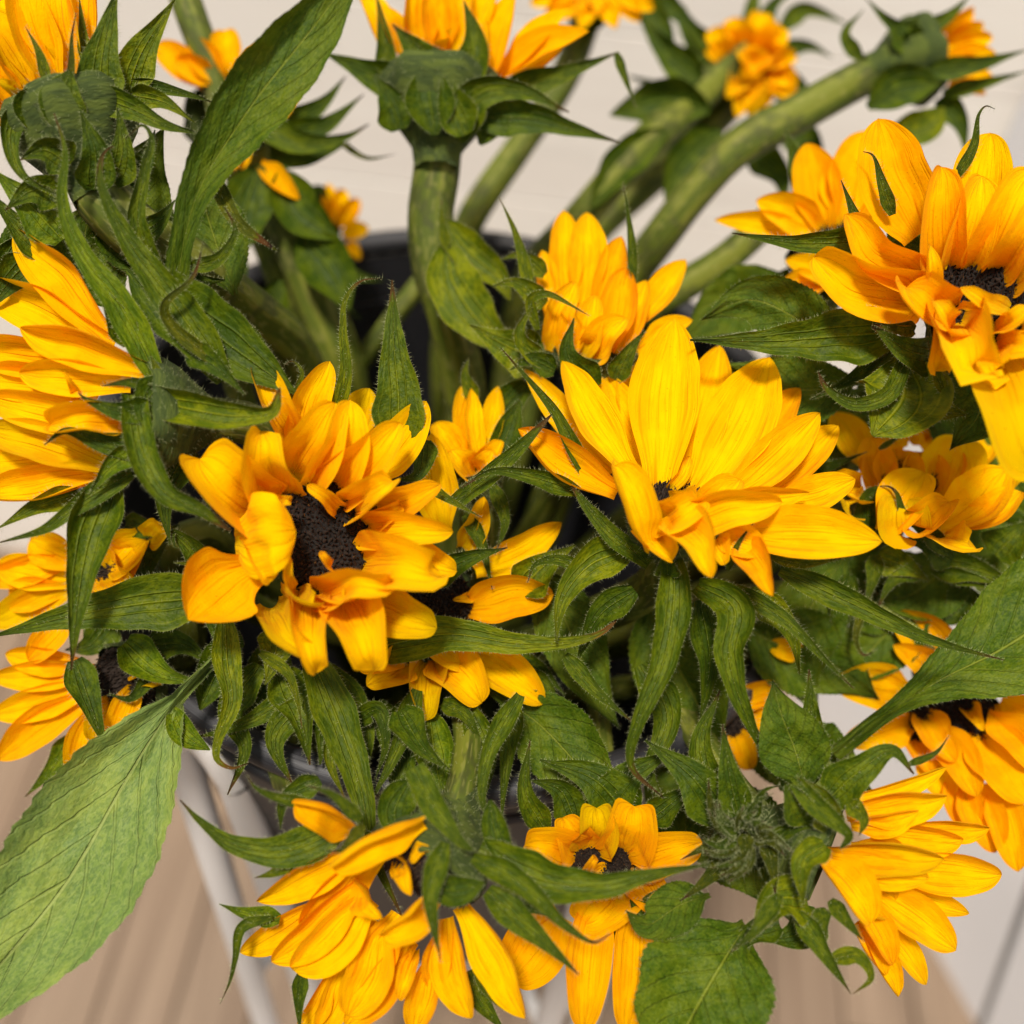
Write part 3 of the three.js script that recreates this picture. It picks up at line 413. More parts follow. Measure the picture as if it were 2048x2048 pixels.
sunflower({   // left edge, side view facing left
  label: 'sunflower seen from the side with petals fanning over the long folded green bracts', D: 0.352, c: [285, 830], ax: [-0.86, 0.05, 0.5], r: 100, flat: 0.35, disc: 0, ck: 1.2, sr: 0.7,
  petals: [
    [228, 680, 28, 460, 112, 0.8, 0.5, 16, 0, 0.6], [298, 738, 40, 656, 104, 1.4, 0.5, 12, 0, 0.6], [230, 690, -40, 560, 120, 0.6, 0.4, 10], [262, 768, 38, 746, 84, 1.2, 0.5, 4, 0, 0.6], [258, 845, 102, 850, 92, 1.9, 0.8, 10, 0, 0.9, { shape: 'blunt' }], [175, 830, 128, 740, 30, 2.0, 0.4, 6],
    [248, 855, -40, 795, 96, 0.9, 0.5, -4], [220, 935, -40, 858, 96, 1.1, 0.5, 6, 0, 0.6], [196, 950, -40, 992, 104, 0.9, 0.5, -8, 0, 0.7], [180, 900, -60, 925, 100, 0.2, 0.3], [160, 720, -60, 690, 110, 0.2, 0.3], [200, 780, -60, 750, 100, 0.4, 0.3], [190, 960, 40, 985, 60, 0.4, 0.3],
  ],
  bracts: [
    [60, 3, [310, 818, 0.8, 235, 822, 1.4, 175, 800, 1.5, 156, 786, 1.4], { br: 0.1 }], [62, 3, [300, 900, 0.4, 205, 885, 1.0, 130, 862, 1.2, 88, 890, 1.2], { br: 0.1 }], [28, 0, [305, 772, 0.6, 255, 765, 1, 203, 772, 1.1], {}], [66, 1, [345, 815, 0.5, 325, 770, 0.8, 302, 712, 0.9], { br: 0 }], [62, 2, [275, 902, 0.7, 225, 930, 1.0, 178, 990, 1.0], { br: 0 }],
    [72, 0, [268, 790, 0.9, 284, 900, 1.5, 330, 985, 1.7, 400, 1020, 1.6, 462, 1062, 1.4], { sh: 's', cup: 1.2, br: 0.12 }], [96, 1, [305, 800, 0.8, 400, 822, 1.3, 480, 832, 1.4, 545, 822, 1.5, 560, 775, 1.6], { cup: 1.25, br: 0.05, sh: 's' }], [50, 0, [265, 945, 0.3, 170, 1000, 0.7, 95, 1055, 0.8, -10, 1088, 0.7], { br: 0.1, rip: 0.07 }],
    [136, 0, [225, 960, 0, 180, 1070, 0.5, 157, 1190, 0.8, 142, 1340, 0.9], { cup: 1.1, br: 0.12 }], [66, 1, [160, 985, -0.5, 80, 1010, -0.2, -10, 1060, 0], { br: 0 }],
    [92, 0, [450, 760, 0.3, 350, 610, 0.8, 250, 470, 1.2, 200, 360, 1.4, 208, 305, 1.4, 226, 292, 1.4], { br: 0.12, cup: 0.8 }], [72, 2, [320, 770, 0.2, 240, 610, 0.8, 160, 500, 1.2, 125, 400, 1.4, 130, 300, 1.5, 108, 226, 1.5], { br: 0.06, cup: 0.9 }], [52, 0, [320, 540, 0.2, 275, 450, 0.8, 290, 340, 1.0, 302, 272, 1.1, 285, 250, 1.1, 250, 278, 1.0], { br: 0.1, cup: 1.2 }],
    [34, 4, [440, 735, 0.6, 335, 640, 1.2, 330, 610, 1.4, 385, 555, 1.5, 408, 480, 1.5], { br: 0.55 }], [150, 3, [260, 540, -0.4, 350, 610, 0, 460, 690, 0.2, 590, 785, 0], { sh: 'l', br: 0, cup: 0.7 }], [70, 3, [380, 700, 0.6, 440, 740, 0.9, 490, 790, 0.9], { br: 0 }], [90, 3, [330, 900, -1.5, 400, 960, -1.8, 420, 1020, -2], { br: 0 }], [60, 3, [360, 870, -0.6, 400, 850, -0.5, 440, 830, -0.5], { br: 0 }],
    [70, 0, [260, 690, 0.4, 215, 600, 0.8, 180, 560, 0.9], { br: 0 }], [90, 3, [60, 520, -0.8, 20, 560, -0.6, -20, 620, -0.6], { br: 0 }], [90, 3, [330, 820, -0.2, 340, 880, 0.2, 300, 960, 0.4], { br: 0, rip: 0.08 }], [80, 3, [370, 900, -1, 330, 1000, -0.8, 340, 1090, -0.8], { br: 0 }], [90, 3, [430, 640, -1.2, 500, 700, -1, 540, 780, -1], { br: 0, sh: 'l' }], [80, 3, [320, 760, 0.8, 290, 820, 1.1, 300, 880, 1.1], { br: 0, rip: 0.08 }],
  ],
});
sunflower({   // top left, back of the head
  label: 'sunflower seen from behind with dark hairy head and a long green leaf rising beside it', D: 0.362, c: [135, 215], ax: [-0.35, 0.93, -0.05], r: 116, flat: 0, disc: 0, back: 1.1, sr: 0.95,
  petals: [
    [140, 170, 60, -70, 110, 0.4, 0.4, 6], [70, 200, -50, 10, 120, 0.8, 0.4, 6], [175, 130, 185, -70, 95, 0, 0.3], [40, 240, -70, 120, 95, 1.0, 0.5], [20, 260, -60, 200, 75, 1.2, 0.5], [150, 150, 120, -80, 90, 0.9, 0.5, -4, 0, 0.6], [60, 225, -10, 160, 56, 1.6, 0.5, 0, 20, 0.9], [110, 180, 30, -60, 100, 1.0, 0.4, -8], [95, 180, -40, -30, 110, -0.3, 0.2],
  ],
  bracts: [
    [22, 4, [98, 208, 1.6, 138, 155, 1.9, 144, 70, 2.0, 152, 26, 2.0], { br: 0.5 }], [92, 0, [200, 218, 0.9, 203, 120, 1.3, 236, -30, 1.4], { cup: 0.6, br: 0 }], [84, 1, [255, 185, 0.4, 278, 115, 0.7, 352, -5, 0.8], { cup: 0.6, br: 0 }], [50, 3, [225, 190, 0, 300, 175, 0.3, 380, 190, 0.3, 432, 207, 0.2], { br: 0.1 }],
    [66, 0, [195, 192, 0.8, 265, 218, 1.2, 335, 252, 1.2, 405, 268, 1.1], { br: 0 }], [60, 1, [265, 190, 0.6, 330, 205, 0.9, 390, 245, 0.9], { br: 0 }], [56, 0, [50, 205, 1.2, 20, 270, 1.6, 45, 350, 1.7, 125, 395, 1.5], { cup: 1.1, rip: 0.08, br: 0 }], [96, 2, [125, 480, 0.6, 60, 410, 1.1, -20, 335, 1.2], { br: 0, cup: 0.6 }], [76, 0, [100, 520, 0.2, 30, 445, 0.6, -30, 375, 0.8], { br: 0.1 }],
    [26, 1, [95, 170, 1.5, 78, 105, 1.7, 50, 52, 1.7], { br: 0.15 }], [84, 0, [130, 270, 1.5, 125, 200, 1.9, 140, 140, 2.0], { sh: 'l', br: 0, rip: 0.09, cup: 0.5 }], [60, 0, [60, 260, 1.6, 60, 205, 1.8, 90, 180, 1.9], { sh: 'l', br: 0, rip: 0.09 }], [34, 4, [425, 345, 1.2, 472, 440, 1.5, 555, 502, 1.5], { br: 0.5, sh: 's' }], [34, 0, [375, 535, 1.2, 438, 517, 1.5, 470, 460, 1.6, 450, 414, 1.6], { br: 0.35 }], [30, 1, [170, 130, 0.8, 165, 60, 0.9, 158, -10, 0.9], { br: 0 }], [70, 3, [40, 480, -0.5, 10, 560, -0.5, 20, 640, -0.6], { br: 0 }], [90, 0, [140, 330, 1.4, 90, 300, 1.9, 40, 320, 2.0], { br: 0.05, rip: 0.09 }], [90, 3, [190, 380, 1.2, 190, 300, 1.8, 160, 220, 2.0], { br: 0, rip: 0.08 }], [80, 0, [225, 370, 0.9, 245, 300, 1.3, 235, 215, 1.4], { br: 0, rip: 0.08 }], [70, 3, [250, 360, 0.4, 290, 320, 0.7, 310, 260, 0.7], { br: 0, rip: 0.08 }], [80, 0, [120, 400, 1.0, 70, 380, 1.4, 10, 420, 1.4], { br: 0.05, rip: 0.08 }], [80, 3, [260, 480, 0.4, 320, 440, 0.7, 350, 400, 0.7], { br: 0 }], [90, 3, [330, 520, 0.2, 390, 560, 0.4, 450, 560, 0.4], { br: 0 }],
  ],
  leaves: [[180, 1, [330, 570, -1.4, 270, 470, -1.4, 280, 360, -1.4, 330, 250, -1.4], { pet: 0.04 }], [170, 1, [240, 620, -1.4, 190, 540, -1.4, 170, 470, -1.4, 200, 390, -1.4], { pet: 0.04 }], [160, 1, [470, 590, -2.4, 430, 480, -2.4, 410, 390, -2.4, 440, 290, -2.4], { pet: 0.04 }], [140, 1, [90, 620, -1.6, 60, 540, -1.6, 70, 460, -1.6, 130, 400, -1.6], { pet: 0.04 }], [150, 1, [352, 575, 1.0, 368, 470, 1.6, 400, 370, 1.9, 500, 215, 2.2, 610, 75, 2.2, 720, -70, 2.0], { sh: 'fold', pet: 0.02, cup: 0.95, roll: -8, tw: 0.5, rip: 0.03 }]],
  stem: [170, 310, -0.2, 205, 395, 0.0, 270, 462, -0.3, 345, 510, -1.2, 470, 600, -5, 600, 720, -9],
});
sunflower({   // top centre, from below
  label: 'sunflower seen from below on a thick straight stem rising from the bucket', D: 0.440, c: [880, 160], ax: [0.03, 0.99, -0.1], r: 112, flat: 0, disc: 0, back: 1.05, sr: 0.92, sr1: 0.85,
  petals: [
    [780, 125, 712, -25, 70, 0.5, 0.3, 6], [832, 120, 822, -50, 86, 1.0, 0.3], [880, 110, 862, -60, 84, 1.2, 0.3], [905, 115, 945, -60, 84, 1.0, 0.3], [985, 165, 1178, 62, 80, 1.0, 0.4, -8], [978, 165, 1032, -20, 76, 0.8, 0.3], [1000, 155, 1140, 15, 66, 0.4, 0.3], [1050, 155, 1125, 98, 44, 0.5, 0.3], [885, 110, 905, 55, 40, 1.5, 0.3], [965, 160, 972, 40, 66, 1.4, 0.3], [800, 110, 760, 10, 66, 0.8, 0.3], [850, 90, 890, -60, 80, 0, 0.2], [950, 90, 1000, -60, 80, 0, 0.2],
  ],
  bracts: [
    [84, 3, [815, 180, 0.4, 730, 142, 0.8, 643, 103, 0.8], { br: 0 }], [50, 0, [775, 160, 0.6, 768, 70, 1, 752, -15, 1], { br: 0 }], [100, 0, [900, 170, 1.3, 845, 115, 1.8, 785, 48, 1.8], { br: 0.1 }], [92, 0, [915, 180, 1.2, 950, 95, 1.6, 928, 0, 1.6], { br: 0 }], [80, 0, [915, 280, 1.4, 955, 190, 2.0, 1040, 182, 2.1, 1138, 224, 2.0], { br: 0.1, cup: 1 }],
    [84, 3, [950, 235, 1.2, 1060, 236, 1.5, 1140, 256, 1.6, 1238, 284, 1.5], { br: 0.1 }], [66, 0, [1000, 185, 0.4, 1120, 150, 0.7, 1238, 104, 0.7], { br: 0.1 }], [24, 0, [1232, 106, 0.7, 1252, 160, 0.7, 1272, 216, 0.6], {}], [110, 3, [870, 270, 1.8, 860, 200, 2.0, 850, 130, 2.0], { br: 0, sh: 'l' }], [90, 3, [800, 260, 1.2, 780, 200, 1.5, 750, 150, 1.4], { br: 0, rip: 0.08 }], [90, 0, [930, 270, 1.9, 905, 200, 2.1, 880, 120, 2.1], { br: 0, rip: 0.08 }], [70, 3, [960, 290, 1.0, 990, 230, 1.2, 1020, 180, 1.2], { br: 0, sh: 'l' }],
    [112, 1, [895, 480, 0.8, 905, 560, 1.4, 955, 640, 1.8, 1030, 705, 2.0], { sh: 'l', br: 0, cup: 0.6 }], [84, 1, [890, 440, 0.6, 935, 500, 1.0, 1000, 560, 1.2, 1020, 600, 1.2], { sh: 'l', br: 0 }], [26, 1, [893, 500, 1.1, 884, 440, 1.2, 883, 395, 1.2], { br: 0.2 }],
  ],
  stem: [878, 262, -0.1, 872, 346, -0.2, 860, 430, -0.5, 864, 520, -0.8, 900, 650, -2.0, 930, 800, -4.0],
});
sunflower({   // small half open, centre top
  label: 'small half open sunflower with upright petals and thin curling bracts beside a straight stem', D: 0.405, c: [1190, 690], ax: [0.12, 0.85, 0.5], r: 74, flat: 0.4, disc: 0,
  petals: [
    [1130, 620, 1128, 420, 76, 0, 0.3], [1162, 620, 1174, 424, 82, 0.4, 0.3, 4], [1190, 650, 1242, 472, 72, 0.6, 0.3, 4], [1255, 660, 1371, 519, 72, 0.4, 0.3, 10], [1215, 700, 1250, 537, 92, 1.1, 0.4, 8, 0, 0.7], [1095, 700, 1150, 563, 66, 1.6, 0.5, -6, 0, 0.6], [1160, 722, 1190, 590, 66, 1.8, 0.5], [1185, 725, 1252, 636, 82, 1.8, 0.6, -8], [1280, 700, 1385, 640, 62, 0.6, 0.3], [1240, 710, 1292, 560, 66, 0.8, 0.3], [1098, 640, 1084, 500, 56, 0.3, 0.3], [1130, 720, 1150, 600, 60, 1.4, 0.4],
  ],
  bracts: [
    [32, 1, [1062, 590, 0.6, 1034, 475, 0.8, 999, 395, 0.8], { br: 0.1 }], [26, 0, [1268, 560, 0.3, 1260, 455, 0.5, 1246, 364, 0.5], {}], [26, 1, [1075, 660, 1.4, 1062, 600, 1.8, 1092, 588, 2.0, 1180, 632, 2.0], { br: 0.1 }], [50, 1, [1090, 730, 1.2, 1040, 672, 1.6, 1068, 602, 1.7], { br: 0 }], [78, 3, [1190, 775, 1.4, 1135, 705, 1.9, 1148, 636, 2.0], { br: 0 }], [56, 1, [1090, 610, 0.6, 1030, 565, 0.9, 985, 572, 0.9], { br: 0 }], [44, 1, [1090, 550, 0.3, 1040, 510, 0.5, 1000, 520, 0.5], { br: 0 }], [60, 3, [1110, 740, 1.2, 1060, 720, 1.4, 1020, 740, 1.4], { br: 0 }], [110, 1, [1080, 720, 0.4, 1010, 690, 0.6, 940, 650, 0.5], { br: 0, cup: 0.5 }], [60, 0, [1230, 760, 1.2, 1260, 700, 1.6, 1290, 660, 1.6], { br: 0 }],
  ],
});
sunflower({   // tiny bud opening
  label: 'tiny closed sunflower bud with narrow yellow petals above the dark bucket opening', name: 'sunflower_bud', D: 0.400, c: [950, 945], ax: [0.0, 0.9, 0.42], r: 46, flat: 0.3, disc: 0,
  petals: [[955, 935, 922, 772, 58, 0, 0.3, -6], [935, 925, 946, 770, 50, 0.4, 0.3], [958, 935, 942, 776, 44, 0.8, 0.4, -6, 25], [965, 915, 996, 772, 54, 0.5, 0.3, 6], [972, 940, 1002, 880, 56, 1, 0.4], [925, 925, 868, 846, 66, 0.4, 0.3], [945, 960, 900, 900, 70, 1.2, 0.4], [960, 960, 985, 900, 60, 1.2, 0.4]],
  bracts: [[44, 1, [950, 800, -0.4, 930, 748, -0.2, 938, 716, -0.2], { br: 0 }], [70, 3, [990, 960, 0.2, 1010, 880, 0.2, 1040, 800, 0], { br: 0, sh: 'l' }], [70, 3, [985, 850, -1, 1030, 790, -0.8, 1075, 760, -0.7], { br: 0, sh: 'l' }], [50, 3, [920, 980, 0.6, 960, 960, 0.9, 1000, 940, 0.9], { br: 0 }]],
});
sunflower({   // tucked under the centre-left flower
  label: 'shaded sunflower tucked under the open dark disc flower with petals spreading to the right', D: 0.388, c: [850, 1215], ax: [0.35, 0.0, 0.94], r: 100, m: 2,
  petals: [
    [885, 1060, 862, 866, 90, 0.6, 0.3, -4], [925, 1095, 968, 993, 62, 0.9, 0.4, 10], [958, 1108, 974, 1000, 28, 1.1, 0.4], [950, 1140, 1124, 1045, 80, 1.0, 0.4, 10, 0, 0.6], [935, 1215, 1107, 1190, 106, 1.2, 0.7, -14, 0, 0.7], [948, 1192, 905, 1200, 26, 0.6, 0.3], [815, 1325, 733, 1372, 86, 1.2, 0.5], [850, 1325, 852, 1442, 96, 1.4, 0.6, 6, 0, 0.7], [880, 1315, 964, 1406, 116, 1.8, 0.7, -8, 0, 0.7], [945, 1305, 1088, 1407, 102, 1.5, 0.5, -6, 0, 0.6], [790, 1300, 715, 1335, 86, 0.8, 0.4], [880, 1280, 940, 1330, 90, 0.8, 0.4],
  ],
  bracts: [
    [92, 1, [730, 1300, 0.2, 800, 1284, 1.4, 900, 1268, 2.0, 1050, 1288, 2.2, 1180, 1275, 2.3, 1228, 1245, 2.3, 1241, 1212, 2.3], { br: 0.2, cup: 0.9 }], [76, 3, [860, 1160, 1.0, 930, 1120, 1.4, 1015, 1095, 1.4], { br: 0.1 }], [44, 0, [885, 1405, 1.2, 930, 1430, 1.6, 966, 1496, 1.7], { br: 0.2 }], [72, 0, [935, 1415, 1.2, 968, 1510, 1.9, 948, 1620, 2.3, 905, 1706, 2.5], { br: 0.2, cup: 0.9 }], [56, 0, [1032, 1400, 0.8, 1012, 1530, 1.6, 1002, 1650, 2.0], { cup: 1.2, br: 0 }],
    [96, 2, [858, 1420, 1.0, 868, 1500, 1.6, 882, 1590, 2.0], { br: 0, sh: 'l' }], [38, 0, [1060, 1345, -0.2, 1098, 1376, 0, 1119, 1428, 0.1], { br: 0.2 }], [60, 3, [1010, 1310, -0.6, 1080, 1340, -0.4, 1130, 1390, -0.4], { br: 0 }], [110, 1, [1040, 1180, 0.2, 1090, 1130, 0.4, 1150, 1090, 0.3], { br: 0 }], [40, 0, [930, 1030, 0.2, 960, 1080, 0.4, 985, 1180, 0.4], { br: 0.2 }], [36, 0, [985, 970, 0.1, 1010, 1040, 0.3, 990, 1110, 0.4], { br: 0.3 }], [70, 3, [820, 1400, 0.8, 800, 1480, 1.2, 790, 1560, 1.4], { br: 0 }],
  ],
  leaves: [[170, 1, [980, 1380, 0, 1080, 1450, 0.4, 1180, 1560, 1.2, 1260, 1660, 2.0], { pet: 0.08 }], [150, 1, [1060, 1120, -1, 1130, 1240, -0.8, 1180, 1360, -0.6, 1240, 1460, -0.2], { pet: 0.06 }]],
});
sunflower({   // right of the big flower, half closed
  label: 'half closed sunflower with deep orange hollow beside the big yellow upright flower', D: 0.405, c: [1815, 960], ax: [0.05, 0.7, 0.7], steep: 1, r: 58,
  petals: [
    [1772, 990, 1741, 874, 68, 0.6, 0.4, -6], [1735, 935, 1664, 824, 70, 0.2, 0.3], [1722, 990, 1663, 948, 54, 0.6, 0.4], [1728, 1005, 1690, 985, 44, 0.9, 0.4, 0, 0, 1.1], [1705, 1035, 1690, 1000, 44, 0.9, 0.3], [1772, 1065, 1848, 944, 82, 1.1, 0.5, -6], [1838, 1070, 1898, 1004, 78, 1.3, 0.5, 0, 0, 0.8], [1868, 1005, 1926, 874, 108, 0.7, 0.4, 8, 0, 0.6], [1875, 1060, 2014, 938, 98, 1.2, 0.4, 14], [1925, 1052, 2042, 983, 66, 1.1, 0.3, 14], [1880, 1075, 1952, 1098, 66, 1.3, 0.4],
    [1800, 900, 1782, 842, 66, -0.6, 0.2], [1850, 905, 1892, 856, 96, -0.5, 0.2], [1960, 930, 1982, 884, 46, -0.3, 0.2], [1825, 890, 1852, 828, 76, -0.8, 0.2], [1990, 985, 2036, 938, 50, 0.2, 0.3], [1800, 1070, 1800, 1000, 90, 0.8, 0.4], [1790, 1010, 1796, 900, 92, 0.2, 0.4, 0, 0, 0.8, { m: 1 }], [1850, 1020, 1846, 905, 92, 0.1, 0.4, 0, 0, 0.8, { m: 1 }], [1880, 1000, 1900, 900, 80, 0, 0.4, 0, 0, 0.8, { m: 1 }], [1755, 1010, 1748, 920, 80, 0.1, 0.4, 0, 0, 0.8, { m: 1 }], [1830, 1000, 1860, 900, 60, 0, 0.3], [1760, 950, 1775, 880, 60, 0, 0.3],
  ],
  bracts: [
    [46, 0, [1895, 1105, 1.4, 1842, 1052, 1.9, 1806, 1026, 2.0, 1794, 988, 2.0, 1780, 974, 2.0, 1756, 972, 1.9], { br: 0.35 }], [84, 3, [1905, 1118, 1.0, 1845, 1082, 1.4, 1790, 1086, 1.4], { br: 0 }], [66, 3, [1735, 1060, 0.8, 1742, 990, 1.3, 1775, 985, 1.4, 1785, 1010, 1.4], { br: 0 }], [28, 3, [1615, 948, 0, 1680, 925, 0.3, 1735, 903, 0.4], {}], [14, 1, [1758, 898, 0.8, 1818, 862, 0.9], {}], [76, 1, [1755, 1110, 0.6, 1815, 1135, 0.9, 1858, 1162, 0.9], { br: 0 }], [40, 0, [1752, 1110, 0.6, 1744, 1165, 0.8, 1728, 1218, 0.9], { br: 0.3 }], [44, 0, [1845, 1140, 0.6, 1785, 1162, 0.9, 1754, 1220, 1.0], { br: 0.3 }],
    [80, 0, [1860, 1130, 0.4, 1950, 1140, 0.7, 2050, 1185, 0.7], { br: 0 }], [44, 0, [1870, 1145, 0.5, 1960, 1165, 0.7, 2035, 1208, 0.7], {}], [110, 0, [1990, 1110, 0, 2020, 1080, 0.3, 2060, 1040, 0.3], { br: 0 }], [70, 3, [1700, 1150, -0.5, 1680, 1250, -0.8, 1700, 1330, -1], { br: 0 }], [22, 4, [1735, 1190, 0.4, 1712, 1280, 0.6, 1728, 1310, 0.6, 1756, 1298, 0.6], { br: 0.6 }], [90, 3, [1950, 1180, -0.6, 1900, 1230, -0.8, 1830, 1240, -1], { br: 0 }],
  ],
  leaves: [[170, 1, [1700, 1100, -1.2, 1620, 1220, -1.2, 1600, 1340, -1, 1640, 1440, -0.8], { pet: 0.06 }], [190, 1, [1840, 800, -1.6, 1930, 860, -1.6, 2010, 940, -1.6, 2090, 1060, -1.6], { pet: 0.05 }], [190, 1, [1960, 1000, -1.8, 2000, 1080, -1.8, 2020, 1160, -1.8, 2060, 1260, -1.8], { pet: 0.05 }], [180, 1, [1700, 820, -2, 1780, 780, -2, 1880, 760, -2, 1980, 800, -2], { pet: 0.05 }], [170, 1, [1900, 1080, -1.2, 1880, 1140, -1.2, 1820, 1190, -1.2, 1740, 1200, -1.2], { pet: 0.05 }], [150, 1, [1760, 790, -1.6, 1720, 820, -1.6, 1680, 880, -1.6, 1680, 960, -1.6], { pet: 0.05 }], [170, 1, [1640, 1000, -1.6, 1660, 1080, -1.6, 1720, 1160, -1.6, 1800, 1200, -1.6], { pet: 0.05 }], [160, 1, [1820, 1150, -1.4, 1800, 1230, -1.4, 1720, 1320, -1.4, 1640, 1380, -1.2], { pet: 0.06 }]],
});
sunflower({   // lower right, dark disc behind a leaf
  label: 'sunflower with drooping orange petals and dark disc under a broad pointed leaf', D: 0.415, c: [1905, 1440], ax: [-0.15, 0.2, 0.96], r: 84, m: 1,
  petals: [
    [1890, 1320, 1786, 1226, 104, 0.6, 0.4, 10], [1882, 1340, 1786, 1290, 66, 0.9, 0.4], [1900, 1310, 1968, 1256, 62, 0.4, 0.3], [1812, 1385, 1662, 1368, 98, 0.6, 0.4, 8], [1818, 1445, 1685, 1482, 88, 0.7, 0.4], [1840, 1425, 1912, 1524, 76, 1.2, 0.5, 6], [1862, 1455, 1955, 1594, 82, 1.1, 0.5, -10], [1960, 1445, 2062, 1606, 150, 1.0, 0.5, -14], [2000, 1405, 2095, 1545, 118, 1.3, 0.5, -10], [1930, 1560, 1992, 1705, 96, 0.4, 0.3], [1988, 1565, 2036, 1744, 82, 0.5, 0.3, -6], [1935, 1412, 1968, 1462, 44, 1.2, 0.4], [1828, 1480, 1862, 1545, 66, 0.6, 0.3], [1840, 1500, 1900, 1600, 80, 0.2, 0.3], [1905, 1550, 1940, 1660, 80, 0.1, 0.3],
  ],
  leaves: [[236, 1, [1668, 1510, 2.2, 1780, 1422, 2.8, 1880, 1360, 3.2, 2000, 1300, 3.4, 2170, 1190, 3.4], { sh: 'wide', pet: 0.3, cup: 0.5 }]],
});
sunflower({   // lower right, side view
  label: 'sunflower on its side with a fan of pointed petals beside the spiky bud', D: 0.352, c: [1650, 1705], ax: [0.86, -0.32, 0.4], r: 92, flat: 0.2, disc: 0, ck: 1.3, sr: 0.5, stem: [1620, 1700, -0.6, 1560, 1672, -1.4, 1480, 1590, -2.6, 1400, 1480, -4.6, 1320, 1380, -8],
  petals: [
    [1700, 1595, 1895, 1533, 52, 0, 0.3, 6], [1690, 1620, 1895, 1592, 92, 0.7, 0.4, -4], [1700, 1645, 1838, 1621, 66, 1.1, 0.4, 4], [1660, 1702, 1888, 1717, 96, 1.5, 0.5, -6, 0, 0.6], [1655, 1710, 1858, 1756, 80, 1.2, 0.4, 4], [1642, 1718, 1740, 1848, 104, 1.6, 0.5, -6, 0, 0.6], [1740, 1660, 1927, 1680, 82, 0.3, 0.3], [1820, 1650, 1980, 1656, 64, -0.4, 0.3], [1760, 1730, 2003, 1750, 104, 0.1, 0.3, -6], [1760, 1770, 1939, 1827, 52, -0.2, 0.2], [1725, 1770, 1913, 1900, 94, 0.6, 0.3, -6], [1740, 1830, 1853, 1970, 62, 0.2, 0.2, -6], [1705, 1790, 1785, 1930, 72, 0.8, 0.3, -4], [1720, 1840, 1796, 1994, 68, 0.4, 0.3, 0], [1705, 1850, 1772, 1950, 56, 0.6, 0.3], [1700, 1700, 1800, 1720, 110, 0.2, 0.2], [1690, 1760, 1780, 1810, 110, 0.1, 0.2],
  ],
  bracts: [
    [78, 1, [1660, 1655, 1.2, 1642, 1590, 1.7, 1592, 1553, 1.7], { br: 0 }], [44, 0, [1590, 1562, 1.6, 1632, 1612, 2.0, 1675, 1648, 2.1, 1698, 1672, 2.1, 1680, 1698, 2.0], { sh: 's', br: 0 }], [78, 0, [1612, 1650, 1.2, 1592, 1602, 1.6, 1570, 1568, 1.6], { br: 0, sh: 'l' }], [44, 1, [1698, 1605, 1.2, 1728, 1640, 1.6, 1718, 1672, 1.6], { br: 0.15 }], [98, 0, [1650, 1605, 0.6, 1715, 1545, 1.0, 1785, 1502, 1.1, 1828, 1548, 1.1], { br: 0.1, rip: 0.08 }], [20, 0, [1815, 1530, 0.9, 1872, 1505, 1.0, 1899, 1470, 1.0], {}],
    [72, 1, [1650, 1690, 1.6, 1605, 1725, 2.0, 1606, 1815, 1.9], { br: 0 }], [120, 1, [1615, 1800, 0.8, 1555, 1800, 1.3, 1498, 1885, 1.4], { br: 0 }], [56, 0, [1595, 1825, 1.2, 1650, 1910, 1.7, 1702, 1988, 1.8], { br: 0.15 }], [38, 1, [1660, 1918, 1.3, 1715, 1912, 1.6, 1742, 1955, 1.7, 1706, 1988, 1.7], { br: 0.15 }], [44, 0, [1640, 1815, 1.2, 1652, 1885, 1.5], { br: 0 }], [38, 0, [1660, 1800, 1.3, 1700, 1850, 1.6, 1728, 1884, 1.6], { br: 0.3 }], [70, 3, [1560, 1850, 0.4, 1500, 1870, 0.6, 1450, 1930, 0.6], { br: 0 }], [100, 3, [1640, 1830, 0.2, 1590, 1870, 0.4, 1520, 1880, 0.4], { br: 0 }], [40, 0, [1560, 1790, 1.6, 1510, 1860, 1.9, 1462, 1905, 1.9], { br: 0.12 }],
  ],
  leaves: [[150, 1, [1612, 1580, 0.2, 1590, 1500, 0.4, 1560, 1420, 0.4, 1545, 1360, 0.2], { pet: 0.05 }]],
});
